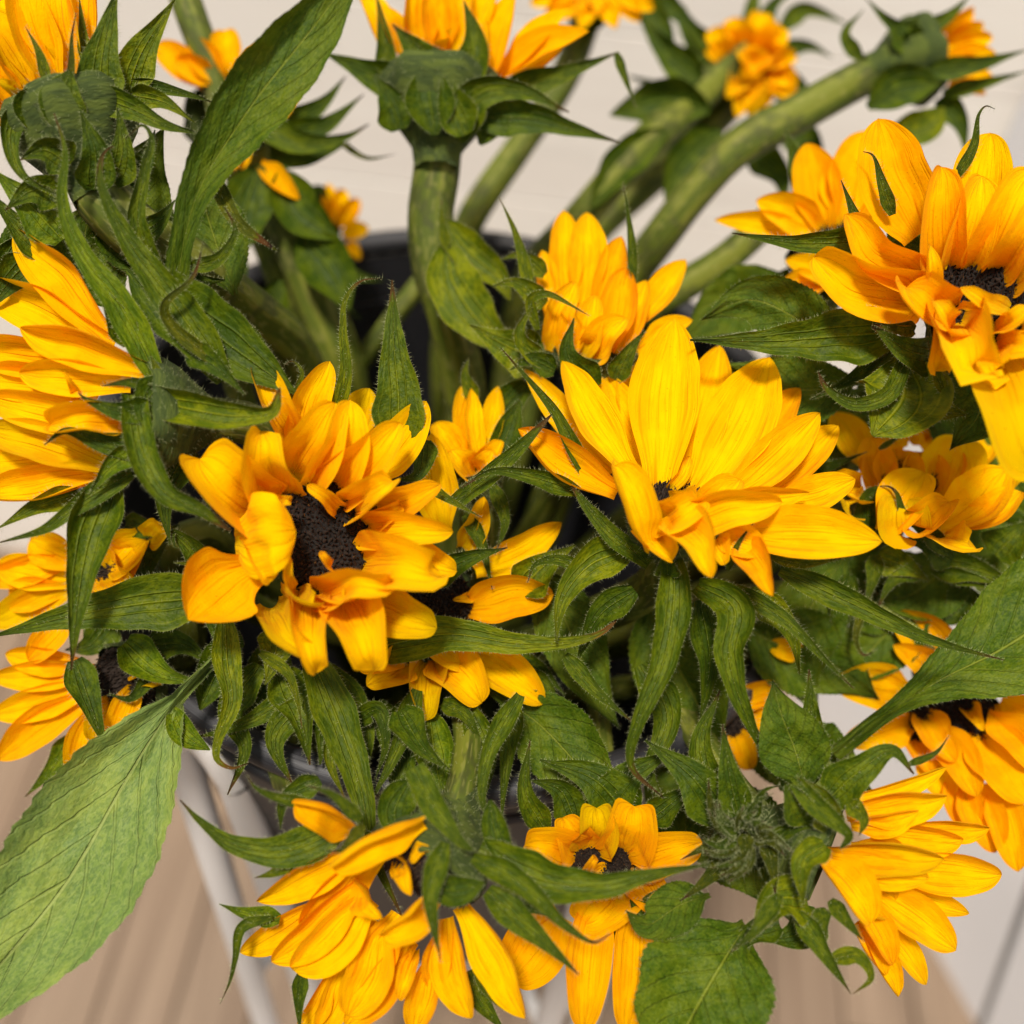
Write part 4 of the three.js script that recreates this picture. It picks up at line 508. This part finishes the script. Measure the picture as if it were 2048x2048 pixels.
{ // unopened bud with dark spiky bracts
  const rnd = rng(99), br = [[70, 3, [1478, 1632, 1.2, 1458, 1545, 1.5, 1445, 1448, 1.5], { br: 0.12, cup: 0.6 }], [40, 5, [1475, 1668, 1.6, 1412, 1694, 2.0, 1360, 1720, 2.0], { br: 0.3 }], [36, 5, [1448, 1668, 1.4, 1422, 1610, 1.7, 1417, 1555, 1.7], { br: 0.3 }], [38, 5, [1530, 1678, 1.8, 1546, 1740, 2.2, 1551, 1794, 2.2], { br: 0.3 }], [36, 5, [1490, 1668, 2.0, 1492, 1705, 2.3, 1490, 1740, 2.3], { br: 0.3 }], [28, 3, [1508, 1635, 1.6, 1528, 1582, 2.0, 1562, 1570, 2.0], { br: 0.1 }], [38, 3, [1540, 1682, 1.6, 1600, 1652, 2.0, 1668, 1656, 2.0], { br: 0.1 }], [44, 5, [1455, 1718, 1.4, 1402, 1770, 1.8, 1360, 1802, 1.8], { br: 0.3 }], [110, 3, [1440, 1640, 0.8, 1390, 1560, 1.0, 1290, 1480, 0.6], { br: 0, cup: 0.6 }], [80, 0, [1430, 1600, 0.6, 1400, 1490, 0.4, 1440, 1380, -0.2], { br: 0.1 }], [84, 0, [1612, 1565, 0.8, 1622, 1455, 1.2, 1618, 1338, 1.2], { br: 0.06, cup: 0.6 }]];
  for (let i = 0; i < 22; i++) { const a = rnd() * 6.283, l = 50 + rnd() * 60; br.push([18 + rnd() * 16, rnd() < 0.35 ? 3 : 5, [1490 + Math.cos(a) * 18, 1675 + Math.sin(a) * 20, 2.0, 1490 + Math.cos(a) * l * 0.6, 1675 + Math.sin(a) * l * 0.65, 2.5, 1490 + Math.cos(a + 0.3) * l, 1675 + Math.sin(a + 0.3) * l, 2.5], { br: 0.25 }]); }
  sunflower({ label: 'unopened green bud covered in spiky dark hairy bracts', name: 'sunflower_bud', cat: 'flower bud', D: 0.362, c: [1490, 1675], ax: [-0.1, -0.1, 0.99], r: 62, disc: 0, back: 1.1, fuzz: 260, sr: 0.45, stem: [1490, 1672, -1, 1475, 1600, -2.4, 1430, 1490, -4.4, 1360, 1390, -8], petals: [], bracts: br,
    leaves: [[270, 1, [1492, 1850, 1.4, 1430, 1950, 2.4, 1370, 2060, 2.8, 1310, 2200, 2.8], { pet: 0.04, cup: 0.4, rip: 0.05 }], [100, 1, [1420, 1790, 1.4, 1360, 1810, 1.9, 1290, 1850, 2.0, 1250, 1820, 2.0], { pet: 0.08 }]] });
}
sunflower({   // bottom, facing down
  label: 'large drooping sunflower with many long petals hanging in front of the white stand legs', D: 0.342, c: [850, 1740], ax: [-0.45, -0.72, 0.52], r: 108, flat: 0.3, disc: 1, ck: 1.25, sr: 0.5, stem: [875, 1690, -0.4, 915, 1600, -1.0, 935, 1500, -2.8, 930, 1410, -5.2, 905, 1320, -9],
  petals: [
    [745, 1690, 513, 1803, 88, 0.2, 0.4, 8], [660, 1800, 480, 1905, 76, -0.4, 0.3], [725, 1765, 543, 1923, 104, 0.7, 0.4, -6], [740, 1795, 586, 1941, 112, 1.0, 0.5, -8], [670, 1935, 600, 2064, 66, -0.4, 0.3, -6], [695, 1915, 640, 2075, 76, 0, 0.3, -6], [765, 1845, 697, 2032, 108, 1.0, 0.5, -14], [825, 1880, 690, 2055, 88, 0.6, 0.4, -14], [832, 1900, 800, 2002, 46, 1.2, 0.4], [870, 1910, 830, 2062, 88, 0.3, 0.3, -6], [898, 1835, 942, 2038, 92, 0.9, 0.4, 8], [925, 1805, 1050, 2038, 102, 0.8, 0.4, -14],
    [705, 1655, 592, 1598, 86, 1.0, 0.6, 6, 0, 0.95, { shape: 'blunt' }], [845, 1635, 660, 1728, 82, 1.8, 0.7, 6, 0, 0.7, { shape: 'blunt', z: 0.5 }], [792, 1690, 822, 1792, 64, 1.8, 0.5, -6], [722, 1762, 765, 1838, 70, 1.6, 0.5, 8], [868, 1790, 765, 1872, 88, 2.0, 0.6, -6, 0, 0.7, { shape: 'blunt', z: 0.4 }], [852, 1670, 822, 1727, 44, 1.6, 0.4], [800, 1830, 720, 1960, 100, 0.2, 0.3], [760, 1700, 600, 1850, 110, -0.2, 0.3], [900, 1840, 870, 1980, 80, 0, 0.3],
  ],
  bracts: [
    [84, 0, [690, 1655, 0, 570, 1702, 0.4, 470, 1690, 0.5, 400, 1642, 0.5, 360, 1600, 0.5], { br: 0.06, cup: 0.6 }], [36, 1, [590, 1722, 0.1, 545, 1746, 0.3, 508, 1756, 0.3], { br: 0.15 }], [32, 0, [620, 1608, 0.6, 545, 1592, 0.9, 508, 1572, 0.9, 493, 1548, 0.9], { br: 0.25 }], [34, 0, [722, 1640, 1.4, 662, 1588, 1.6, 612, 1570, 1.6], { br: 0.3 }], [28, 4, [728, 1650, 1.8, 692, 1690, 2.1, 682, 1700, 2.1, 650, 1702, 2.1], { br: 0.45 }], [50, 2, [560, 1838, -0.8, 490, 1826, -0.6, 438, 1808, -0.6], { br: 0 }], [30, 0, [545, 1835, -0.6, 484, 1856, -0.4, 470, 1920, -0.4, 460, 1962, -0.4, 440, 2008, -0.4], { br: 0.3 }], [40, 3, [605, 1940, -1, 598, 2000, -1, 600, 2070, -1], { br: 0 }],
    [66, 0, [940, 1940, -0.6, 962, 2000, -0.5, 1015, 2070, -0.5], { br: 0 }], [24, 0, [950, 1945, -0.3, 990, 2002, -0.2, 1028, 2032, -0.2], { br: 0.15 }], [54, 0, [828, 1535, 1.2, 872, 1620, 1.7, 925, 1688, 1.9, 950, 1702, 1.9], { br: 0, sh: 's' }], [54, 0, [890, 1685, 1.6, 862, 1780, 2.2, 866, 1840, 2.3, 882, 1925, 2.3], { br: 0.25, cup: 1.0 }], [68, 3, [860, 1770, 1.4, 910, 1782, 1.7, 970, 1765, 1.7], { br: 0, sh: 'l' }],
    [62, 0, [945, 1715, 1.4, 1040, 1765, 1.9, 1130, 1850, 2.0, 1190, 1885, 2.0, 1220, 1868, 2.0], { br: 0.25, cup: 1.0 }], [100, 0, [960, 1695, 0.8, 1080, 1758, 1.3, 1200, 1772, 1.5, 1310, 1748, 1.5, 1420, 1728, 1.4], { br: 0, cup: 0.9, rip: 0.07 }], [68, 0, [975, 1780, 1.0, 1050, 1850, 1.4, 1112, 1905, 1.5, 1158, 1950, 1.5], { br: 0.08, cup: 0.7 }], [64, 3, [980, 1600, 0.2, 995, 1680, 0.7, 1040, 1745, 0.9], { br: 0, sh: 'l' }], [90, 3, [820, 1560, 0, 790, 1620, 0.4, 800, 1680, 0.6], { br: 0, sh: 'l' }], [90, 3, [1000, 1790, 0, 1060, 1800, 0.2, 1120, 1840, 0.2], { br: 0 }], [58, 0, [1040, 1390, -1.6, 980, 1500, -0.6, 965, 1600, 0, 1010, 1690, 0.3], { br: 0.2, cup: 1.2 }], [90, 3, [800, 1420, -2, 850, 1500, -0.8, 900, 1540, -0.2], { br: 0 }], [60, 3, [640, 1560, -0.4, 570, 1600, -0.2, 560, 1660, -0.2], { br: 0 }],
  ],
});
sunflower({   // bottom centre, dark cup
  label: 'small sunflower with curled petals arching over its dark hollow and long petals dangling below', D: 0.368, c: [1200, 1725], ax: [0, 0.25, 0.96], steep: 1, r: 62, sr: 0.4, stem: [1200, 1720, -1, 1212, 1620, -1.8, 1205, 1500, -3.4, 1180, 1390, -7], m: 1,
  petals: [
    [1150, 1730, 1048, 1692, 106, 0.8, 0.5, 6], [1160, 1705, 1125, 1635, 92, 0.8, 0.6, 0, 0, 0.5, { st: 0 }], [1180, 1695, 1192, 1616, 92, 1.1, 0.7, 10, 0, 0.6, { st: 0, shape: 'blunt' }], [1245, 1705, 1268, 1612, 116, 1.2, 0.8, 6, 0, 0.6, { shape: 'blunt', st: 0 }], [1262, 1725, 1405, 1685, 78, 0.6, 0.4], [1165, 1755, 1192, 1712, 26, 1.2, 0.5], [1190, 1800, 1166, 2066, 80, 0.4, 0.3, 4], [1280, 1800, 1252, 2075, 74, 0.4, 0.3, -6], [1120, 1830, 1018, 1962, 108, -0.4, 0.3], [1235, 1780, 1165, 1850, 110, 0.2, 0.3], [1240, 1690, 1225, 1640, 60, 0.4, 0.4], [1280, 1760, 1330, 1820, 70, 0.2, 0.3],
  ],
  bracts: [[120, 3, [1260, 1640, 0.2, 1190, 1560, 0.4, 1080, 1520, 0.2], { br: 0, cup: 0.6 }], [70, 0, [1090, 1660, 0.4, 1050, 1580, 0.8, 1060, 1480, 0.6], { br: 0.1, cup: 1.2 }], [110, 3, [1200, 1640, 0, 1250, 1560, 0.4, 1350, 1500, 0.2], { br: 0, cup: 0.6 }], [50, 3, [1212, 1822, 0.5, 1238, 1880, 0.8, 1278, 1896, 0.8], { br: 0.15 }], [80, 3, [1300, 1640, 0.2, 1350, 1600, 0.4, 1400, 1560, 0.4], { br: 0 }], [90, 3, [1150, 1640, -0.2, 1120, 1580, -0.1, 1060, 1560, 0], { br: 0 }], [80, 0, [1330, 1780, 0.6, 1300, 1830, 0.9, 1260, 1800, 0.9], { br: 0, sh: 'l' }]],
});
sunflower({   // left, behind
  label: 'sunflower half hidden behind the V folded bract at the left', D: 0.395, c: [205, 1150], ax: [-0.4, 0.1, 0.9], r: 80,
  petals: [[150, 1165, -10, 1130, 78, 0.4, 0.3], [150, 1120, -30, 1165, 68, 0.2, 0.3], [150, 1175, -20, 1248, 78, 0.5, 0.3], [205, 1130, 275, 1168, 88, 0.9, 0.5, 10], [285, 1075, 215, 1140, 98, 0.4, 0.4], [150, 1235, 58, 1322, 66, 0.6, 0.3], [250, 1130, 290, 1080, 80, 0.4, 0.3], [170, 1130, 60, 1080, 80, 0.2, 0.3], [220, 1170, 200, 1240, 80, 0.6, 0.3], [300, 1080, 330, 1050, 60, 0, 0.3], [130, 1180, 20, 1200, 80, 0.1, 0.3]],
  bracts: [[70, 3, [250, 1050, 0.4, 320, 1060, 0.7, 360, 1050, 0.7], { br: 0 }], [110, 3, [290, 1060, 0, 290, 1120, 0.4, 280, 1180, 0.4], { br: 0 }], [90, 3, [220, 1240, -0.6, 180, 1290, -0.4, 130, 1300, -0.4], { br: 0 }]],
});
sunflower({   // lower left
  label: 'sunflower with long pointed petals hanging over the plank floor above the big pale leaf', D: 0.392, c: [250, 1365], ax: [-0.35, -0.15, 0.92], r: 72,
  petals: [[205, 1340, -20, 1355, 68, 0.4, 0.3], [200, 1370, -20, 1432, 72, 0.5, 0.3], [190, 1390, -5, 1520, 82, 0.6, 0.3, 8], [195, 1410, 156, 1580, 78, 0.7, 0.3, 6], [235, 1395, 192, 1490, 76, 0.9, 0.4], [280, 1365, 228, 1490, 66, 0.9, 0.4], [180, 1330, 10, 1308, 68, 0.2, 0.3], [300, 1345, 320, 1370, 50, 0.6, 0.3], [260, 1330, 310, 1330, 60, 0.2, 0.3]],
  bracts: [[72, 3, [150, 1320, 1.0, 178, 1400, 1.5, 216, 1508, 1.5], { br: 0.06 }], [34, 3, [305, 1348, 0.8, 262, 1396, 1.2, 216, 1388, 1.2], { br: 0 }], [56, 2, [150, 1470, -0.6, 102, 1540, -0.5, 50, 1594, -0.5], { br: 0.08 }], [100, 2, [250, 1285, 1.2, 320, 1345, 1.4, 400, 1365, 1.3], { br: 0, rip: 0.07 }], [80, 3, [300, 1290, 0.6, 370, 1290, 0.9, 420, 1330, 0.9], { br: 0 }]],
  leaves: [[292, 0, [425, 1325, 1.6, 352, 1405, 2.6, 262, 1545, 3.4, 130, 1770, 4.2, -40, 1980, 4.6, -170, 2160, 4.6], { pet: 0.12, cup: 0.8, roll: 4 }]],
});
sunflower({   // right, behind the twisted one
  label: 'blurred sunflower with broad petals behind the twisted orange flower', D: 0.435, c: [1665, 500], ax: [-0.2, 0.4, 0.9], r: 76, flat: 0.5,
  petals: [[1645, 465, 1512, 400, 90, 0.6, 0.3], [1650, 465, 1613, 286, 100, 0.6, 0.3], [1700, 455, 1745, 260, 130, 0.5, 0.3], [1615, 462, 1428, 440, 58, 0.3, 0.3], [1650, 565, 1508, 617, 82, 0.9, 0.5, 0, 0, 0.9], [1680, 565, 1570, 520, 66, 0.6, 0.3], [1690, 440, 1690, 320, 100, 0.2, 0.3], [1720, 470, 1800, 320, 100, 0, 0.3], [1640, 560, 1590, 590, 60, 0.4, 0.3]],
  bracts: [[60, 3, [1700, 560, 0, 1640, 590, 0.3, 1580, 580, 0.3], { br: 0 }], [90, 3, [1640, 400, -0.5, 1600, 330, -0.6, 1570, 260, -0.6], { br: 0 }]],
  leaves: [[150, 1, [1580, 540, -1.5, 1500, 590, -1.4, 1430, 630, -1.4, 1360, 690, -1.4], { pet: 0.08 }]],
});
sunflower({   // top right from behind
  label: 'blurred sunflower with a smooth grey green bulb on a thick curved stem', D: 0.500, c: [1850, 115], ax: [0.95, 0.28, -0.1], r: 84, flat: 0, disc: 0, back: 1.0, sr: 0.85,
  petals: [[1880, 60, 1948, 18, 44, 0, 0.2], [1890, 80, 1968, 50, 44, 0.2, 0.2], [1895, 92, 1986, 75, 44, 0.4, 0.2], [1890, 112, 1997, 115, 44, 0.5, 0.2], [1890, 150, 1987, 156, 44, 0.4, 0.2], [1895, 172, 1972, 190, 44, 0.1, 0.2], [1880, 130, 1960, 140, 60, 0, 0.2], [1880, 90, 1940, 60, 60, -0.3, 0.2]],
  bracts: [[58, 3, [1875, 80, 1, 1790, 52, 1.4, 1730, -5, 1.4], { br: 0 }], [40, 0, [1840, 65, 0.8, 1900, 30, 1, 1945, -15, 1], { br: 0 }], [50, 3, [1855, 142, 1.6, 1950, 130, 2, 2060, 98, 2], { br: 0 }], [40, 0, [1885, 187, 0.9, 1970, 166, 1.2, 2060, 140, 1.2], { br: 0 }], [96, 3, [1735, 215, 1.4, 1800, 172, 1.9, 1880, 165, 1.9], { br: 0, sh: 'l' }], [76, 1, [1775, 265, 0.8, 1850, 252, 1.2, 1890, 215, 1.2], { br: 0, sh: 'l' }], [66, 3, [1880, 195, 0.4, 1922, 250, 0.6, 1932, 315, 0.6], { br: 0 }], [34, 0, [1722, 118, 0.6, 1690, 70, 0.8, 1728, 18, 0.8], { br: 0 }], [70, 3, [1840, 90, 1.2, 1800, 70, 1.6, 1840, 30, 1.6], { br: 0 }]],
  stem: [1790, 128, 0, 1719, 160, 0.2, 1600, 225, 0.2, 1477, 295, 0, 1390, 385, -0.6, 1320, 475, -1.4, 1260, 560, -3],
});
const blurred = (label, D, c, rad, n, seed, ax, extra = {}) => {
  const rnd = rng(seed), petals = [], bracts = [];
  for (let i = 0; i < n; i++) { const a = i / n * 6.283 + rnd() * 0.5, l = rad * (0.75 + 0.4 * rnd()); petals.push([c[0] + Math.cos(a) * rad * 0.25, c[1] + Math.sin(a) * rad * 0.25, c[0] + Math.cos(a) * l, c[1] + Math.sin(a) * l * 0.95, rad * 0.62, 0.5 + rnd(), 0.5]); }
  for (let i = 0; i < 9; i++) { const a = i / 9 * 6.283 + rnd() * 0.6, l = rad * (1.35 + 0.7 * rnd()); bracts.push([rad * 0.5, rnd() < 0.5 ? 3 : 0, [c[0] + Math.cos(a) * rad * 0.3, c[1] + Math.sin(a) * rad * 0.3, -1, c[0] + Math.cos(a) * l * 0.7, c[1] + Math.sin(a) * l * 0.7, -0.8, c[0] + Math.cos(a + 0.25) * l, c[1] + Math.sin(a + 0.25) * l, -0.8], { br: 0 }]); }
  for (let i = 0; i < 7; i++) { const a = rnd() * 6.283; petals.push([c[0] - Math.cos(a) * rad * 0.2, c[1] - Math.sin(a) * rad * 0.2, c[0] + Math.cos(a) * rad * 0.35, c[1] + Math.sin(a) * rad * 0.35, rad * 0.5, 1.2, 0.8]); }
  if (extra.petals) petals.push(...extra.petals); if (extra.bracts) bracts.push(...extra.bracts);
  sunflower({ label, D, c, ax, r: rad * 0.42, disc: 0, flat: 0.4, petals, bracts, stem: extra.stem, sr: extra.sr, leaves: extra.leaves });
};
blurred('blurred round yellow sunflower framed by dark bracts at the back by the white wall', 0.56, [1505, 128], 104, 15, 41, [0.1, 0.1, 0.99], { bracts: [[70, 3, [1440, 130, -1, 1380, 60, -1, 1330, -30, -1], { br: 0 }], [70, 3, [1440, 150, -1, 1360, 180, -1, 1250, 150, -1], { br: 0 }], [60, 3, [1430, 190, -1, 1370, 260, -1, 1310, 260, -1], { br: 0 }], [50, 0, [1560, 60, -1, 1610, 20, -1, 1700, 50, -1], { br: 0 }], [60, 3, [1400, 90, -1.2, 1370, 150, -1.2, 1400, 220, -1.2], { br: 0 }]], stem: [1490, 180, -2, 1400, 270, -2, 1290, 370, -2, 1150, 520, -3], sr: 0.85 });
sunflower({ label: 'blurred sunflower whose petals show above the flower seen from below', D: 0.54, c: [1190, -40], ax: [0.2, 0.3, 0.92], r: 60, disc: 0, flat: 0.3, petals: [[1170, -20, 1088, 45, 70, 0.4, 0.3], [1190, -20, 1232, 58, 70, 0.5, 0.3], [1220, -20, 1308, 20, 60, 0.4, 0.3], [1180, -10, 1160, 60, 70, 0.6, 0.3], [1150, -30, 1060, 10, 60, 0.2, 0.3], [1220, -30, 1280, 45, 60, 0.3, 0.3]], bracts: [[50, 3, [1220, 0, -0.5, 1180, 60, -0.5, 1150, 120, -0.5], { br: 0 }], [60, 3, [1270, -10, -0.5, 1330, 60, -0.5, 1350, 150, -0.5], { br: 0 }], [60, 3, [1280, -20, -0.6, 1350, 20, -0.6, 1420, 100, -0.6], { br: 0 }]], stem: [1185, 0, -2, 1130, 150, -2.4, 1040, 290, -2, 940, 440, -2, 900, 560, -3], sr: 0.75 });
sunflower({ label: 'blurred sunflower mostly hidden behind the long upright leaf', D: 0.47, c: [455, 215], ax: [-0.1, 0.4, 0.9], r: 84, flat: 0.3, disc: 0, m: 1,
  petals: [[410, 170, 308, 88, 68, 0.4, 0.3], [430, 160, 350, 122, 60, 0.6, 0.3], [445, 165, 385, 85, 68, 0.4, 0.3], [540, 245, 606, 160, 60, 0.4, 0.3], [480, 335, 495, 255, 60, 0.8, 0.3], [460, 150, 450, 60, 70, 0.2, 0.3], [500, 180, 540, 90, 70, 0.2, 0.3], [455, 290, 470, 340, 60, 0.6, 0.3], [520, 330, 600, 400, 50, 0.2, 0.3]],
  bracts: [[58, 3, [555, 255, 0.4, 640, 212, 0.6, 692, 152, 0.6], { br: 0.1 }], [80, 0, [495, 215, 0.8, 600, 285, 1.1, 690, 275, 1.1, 738, 248, 1.1], { br: 0.12 }], [60, 3, [560, 270, 0.4, 650, 250, 0.6, 728, 188, 0.6], { br: 0.1 }], [70, 3, [540, 300, 0.2, 620, 310, 0.3, 700, 285, 0.3], { br: 0 }], [16, 4, [680, 285, 0.4, 735, 316, 0.5, 792, 308, 0.5], { br: 0.3 }], [80, 3, [470, 260, 0, 430, 300, 0.2, 420, 360, 0.2], { br: 0 }], [110, 3, [520, 330, 0.6, 490, 420, 0.8, 470, 520, 0.8], { br: 0, sh: 'l' }], [110, 3, [560, 340, 0.6, 600, 420, 0.8, 680, 480, 0.8], { br: 0, sh: 'l' }], [120, 3, [600, 470, 0.3, 660, 540, 0.5, 700, 620, 0.5], { br: 0, sh: 'l' }], [100, 3, [470, 480, 0.4, 450, 560, 0.6, 470, 640, 0.6], { br: 0, sh: 'l' }], [90, 3, [560, 560, 0.2, 540, 640, 0.4, 560, 720, 0.4], { br: 0, sh: 'l' }]],
  stem: [500, 260, -1, 540, 380, -1.4, 610, 540, -2, 680, 720, -3], sr: 1.0 });
sunflower({ label: 'small blurred sunflower facing sideways just above the back rim of the bucket', D: 0.53, c: [640, 430], ax: [0.8, 0.3, 0.4], r: 56, flat: 0.2, disc: 0,
  petals: [[655, 450, 656, 366, 40, 0.2, 0.2], [675, 450, 718, 398, 42, 0.3, 0.2], [685, 470, 738, 455, 38, 0.3, 0.2], [600, 410, 562, 348, 44, 0.2, 0.2], [690, 490, 720, 520, 34, 0.2, 0.2], [660, 430, 690, 380, 40, 0, 0.2]],
  bracts: [[70, 3, [650, 450, 0.4, 560, 400, 0.7, 470, 365, 0.7], { br: 0 }], [66, 3, [640, 475, 0.6, 700, 545, 0.8, 770, 562, 0.8], { br: 0 }], [60, 3, [600, 470, 0.6, 650, 560, 0.8, 720, 640, 0.8], { br: 0 }], [80, 3, [620, 470, 0.8, 560, 500, 1, 500, 480, 1], { br: 0 }], [60, 3, [610, 420, 0.8, 640, 380, 1, 660, 400, 1], { br: 0 }]], sr: 0.6 });
sunflower({ label: 'shadowed sunflower deep between the large flower bracts and the spiky bud', D: 0.42, c: [1440, 1430], ax: [-0.2, 0.1, 0.95], r: 60, m: 1,
  petals: [[1420, 1425, 1338, 1400, 66, 0.4, 0.3], [1430, 1450, 1400, 1500, 60, 0.5, 0.3], [1470, 1460, 1500, 1540, 60, 0.4, 0.3], [1410, 1400, 1360, 1350, 60, 0.3, 0.3], [1480, 1400, 1560, 1370, 60, 0.3, 0.3], [1600, 1300, 1540, 1290, 50, 0.2, 0.3], [1500, 1430, 1580, 1440, 60, 0.3, 0.3]],
  bracts: [[90, 3, [1400, 1380, -0.5, 1320, 1340, -0.4, 1260, 1360, -0.4], { br: 0 }], [90, 3, [1420, 1480, -0.4, 1380, 1560, -0.2, 1300, 1580, 0], { br: 0 }]],
  leaves: [[180, 1, [1440, 1480, -0.2, 1380, 1560, 0.2, 1330, 1640, 0.8, 1280, 1700, 1.2], { pet: 0.06 }], [190, 1, [1300, 1180, 0.4, 1340, 1300, 0.8, 1400, 1420, 1.4, 1440, 1540, 2.2], { pet: 0.05 }], [190, 1, [1480, 1250, 0.2, 1560, 1290, 0.4, 1650, 1320, 0.6, 1760, 1400, 0.8], { pet: 0.05 }], [160, 1, [1640, 1180, -0.4, 1720, 1190, -0.2, 1800, 1210, 0, 1880, 1260, 0], { pet: 0.05 }], [200, 1, [1380, 1560, 1.6, 1450, 1640, 2.6, 1540, 1740, 3.2, 1600, 1860, 3.6], { pet: 0.05 }], [180, 1, [1560, 1420, 0.6, 1600, 1500, 1.4, 1680, 1560, 2, 1760, 1600, 2.2], { pet: 0.05 }], [180, 1, [1500, 1400, -0.8, 1560, 1480, -0.4, 1640, 1540, 0, 1700, 1560, 0.2], { pet: 0.06 }]] });
// more stems standing in the bucket whose heads are out of view or hidden
const bare = (label, D, stem, sr, leaves, bracts) => sunflower({ label, D, c: [stem[0], stem[1]], ax: [0.3, 0.8, 0.3], r: 30, disc: 0, back: 0, stem, sr, leaves, bracts });
bare('sunflower showing only a pale stem behind the tip of the long leaf', 0.47, [350, -60, 0, 385, 40, 0, 425, 150, -0.3, 470, 330, -1, 560, 560, -3], 0.65);
bare('sunflower showing only a broad grooved stem beneath the blurred round flower', 0.53, [1480, 110, -3, 1390, 200, -1.5, 1290, 290, 0, 1160, 440, -0.4, 1060, 560, -2], 0.85, null, [[90, 3, [1330, 260, 0.6, 1240, 330, 0.8, 1180, 420, 0.8], { br: 0, sh: 'l' }], [110, 3, [1420, 220, -0.4, 1340, 200, -0.2, 1220, 230, -0.2], { br: 0, sh: 'l' }], [110, 3, [1440, 260, 0.4, 1370, 330, 0.6, 1330, 400, 0.6], { br: 0, sh: 'l' }], [90, 3, [1400, 160, -0.6, 1330, 100, -0.6, 1270, 20, -0.6], { br: 0 }], [80, 3, [1500, 300, 0.2, 1560, 350, 0.3, 1570, 430, 0.3], { br: 0 }], [90, 3, [1560, 260, -0.4, 1620, 280, -0.4, 1650, 340, -0.4], { br: 0 }]]);
bare('sunflower showing only a green stem below the thick curved stem slanting into the bucket', 0.50, [1560, 420, 0, 1450, 520, 0, 1340, 590, -0.4, 1220, 680, -2], 0.7);
bare('sunflower showing only a thin dark stem in the bucket beside the thick straight stem', 0.50, [860, 540, 0, 790, 630, 0, 715, 730, -0.5, 650, 820, -2], 0.45);
bare('sunflower showing only a pale stem near the back rim leading to the far left bracts', 0.44, [400, 560, 0, 440, 650, -0.3, 470, 760, -1, 520, 900, -3], 0.55);
bare('sunflower showing only a blurred stem end bent over the front rim of the bucket', 0.398, [615, 1390, 0, 585, 1450, 0, 575, 1500, 0.2, 570, 1545, 0.2], 0.65);

renderer.render(scene, camera);
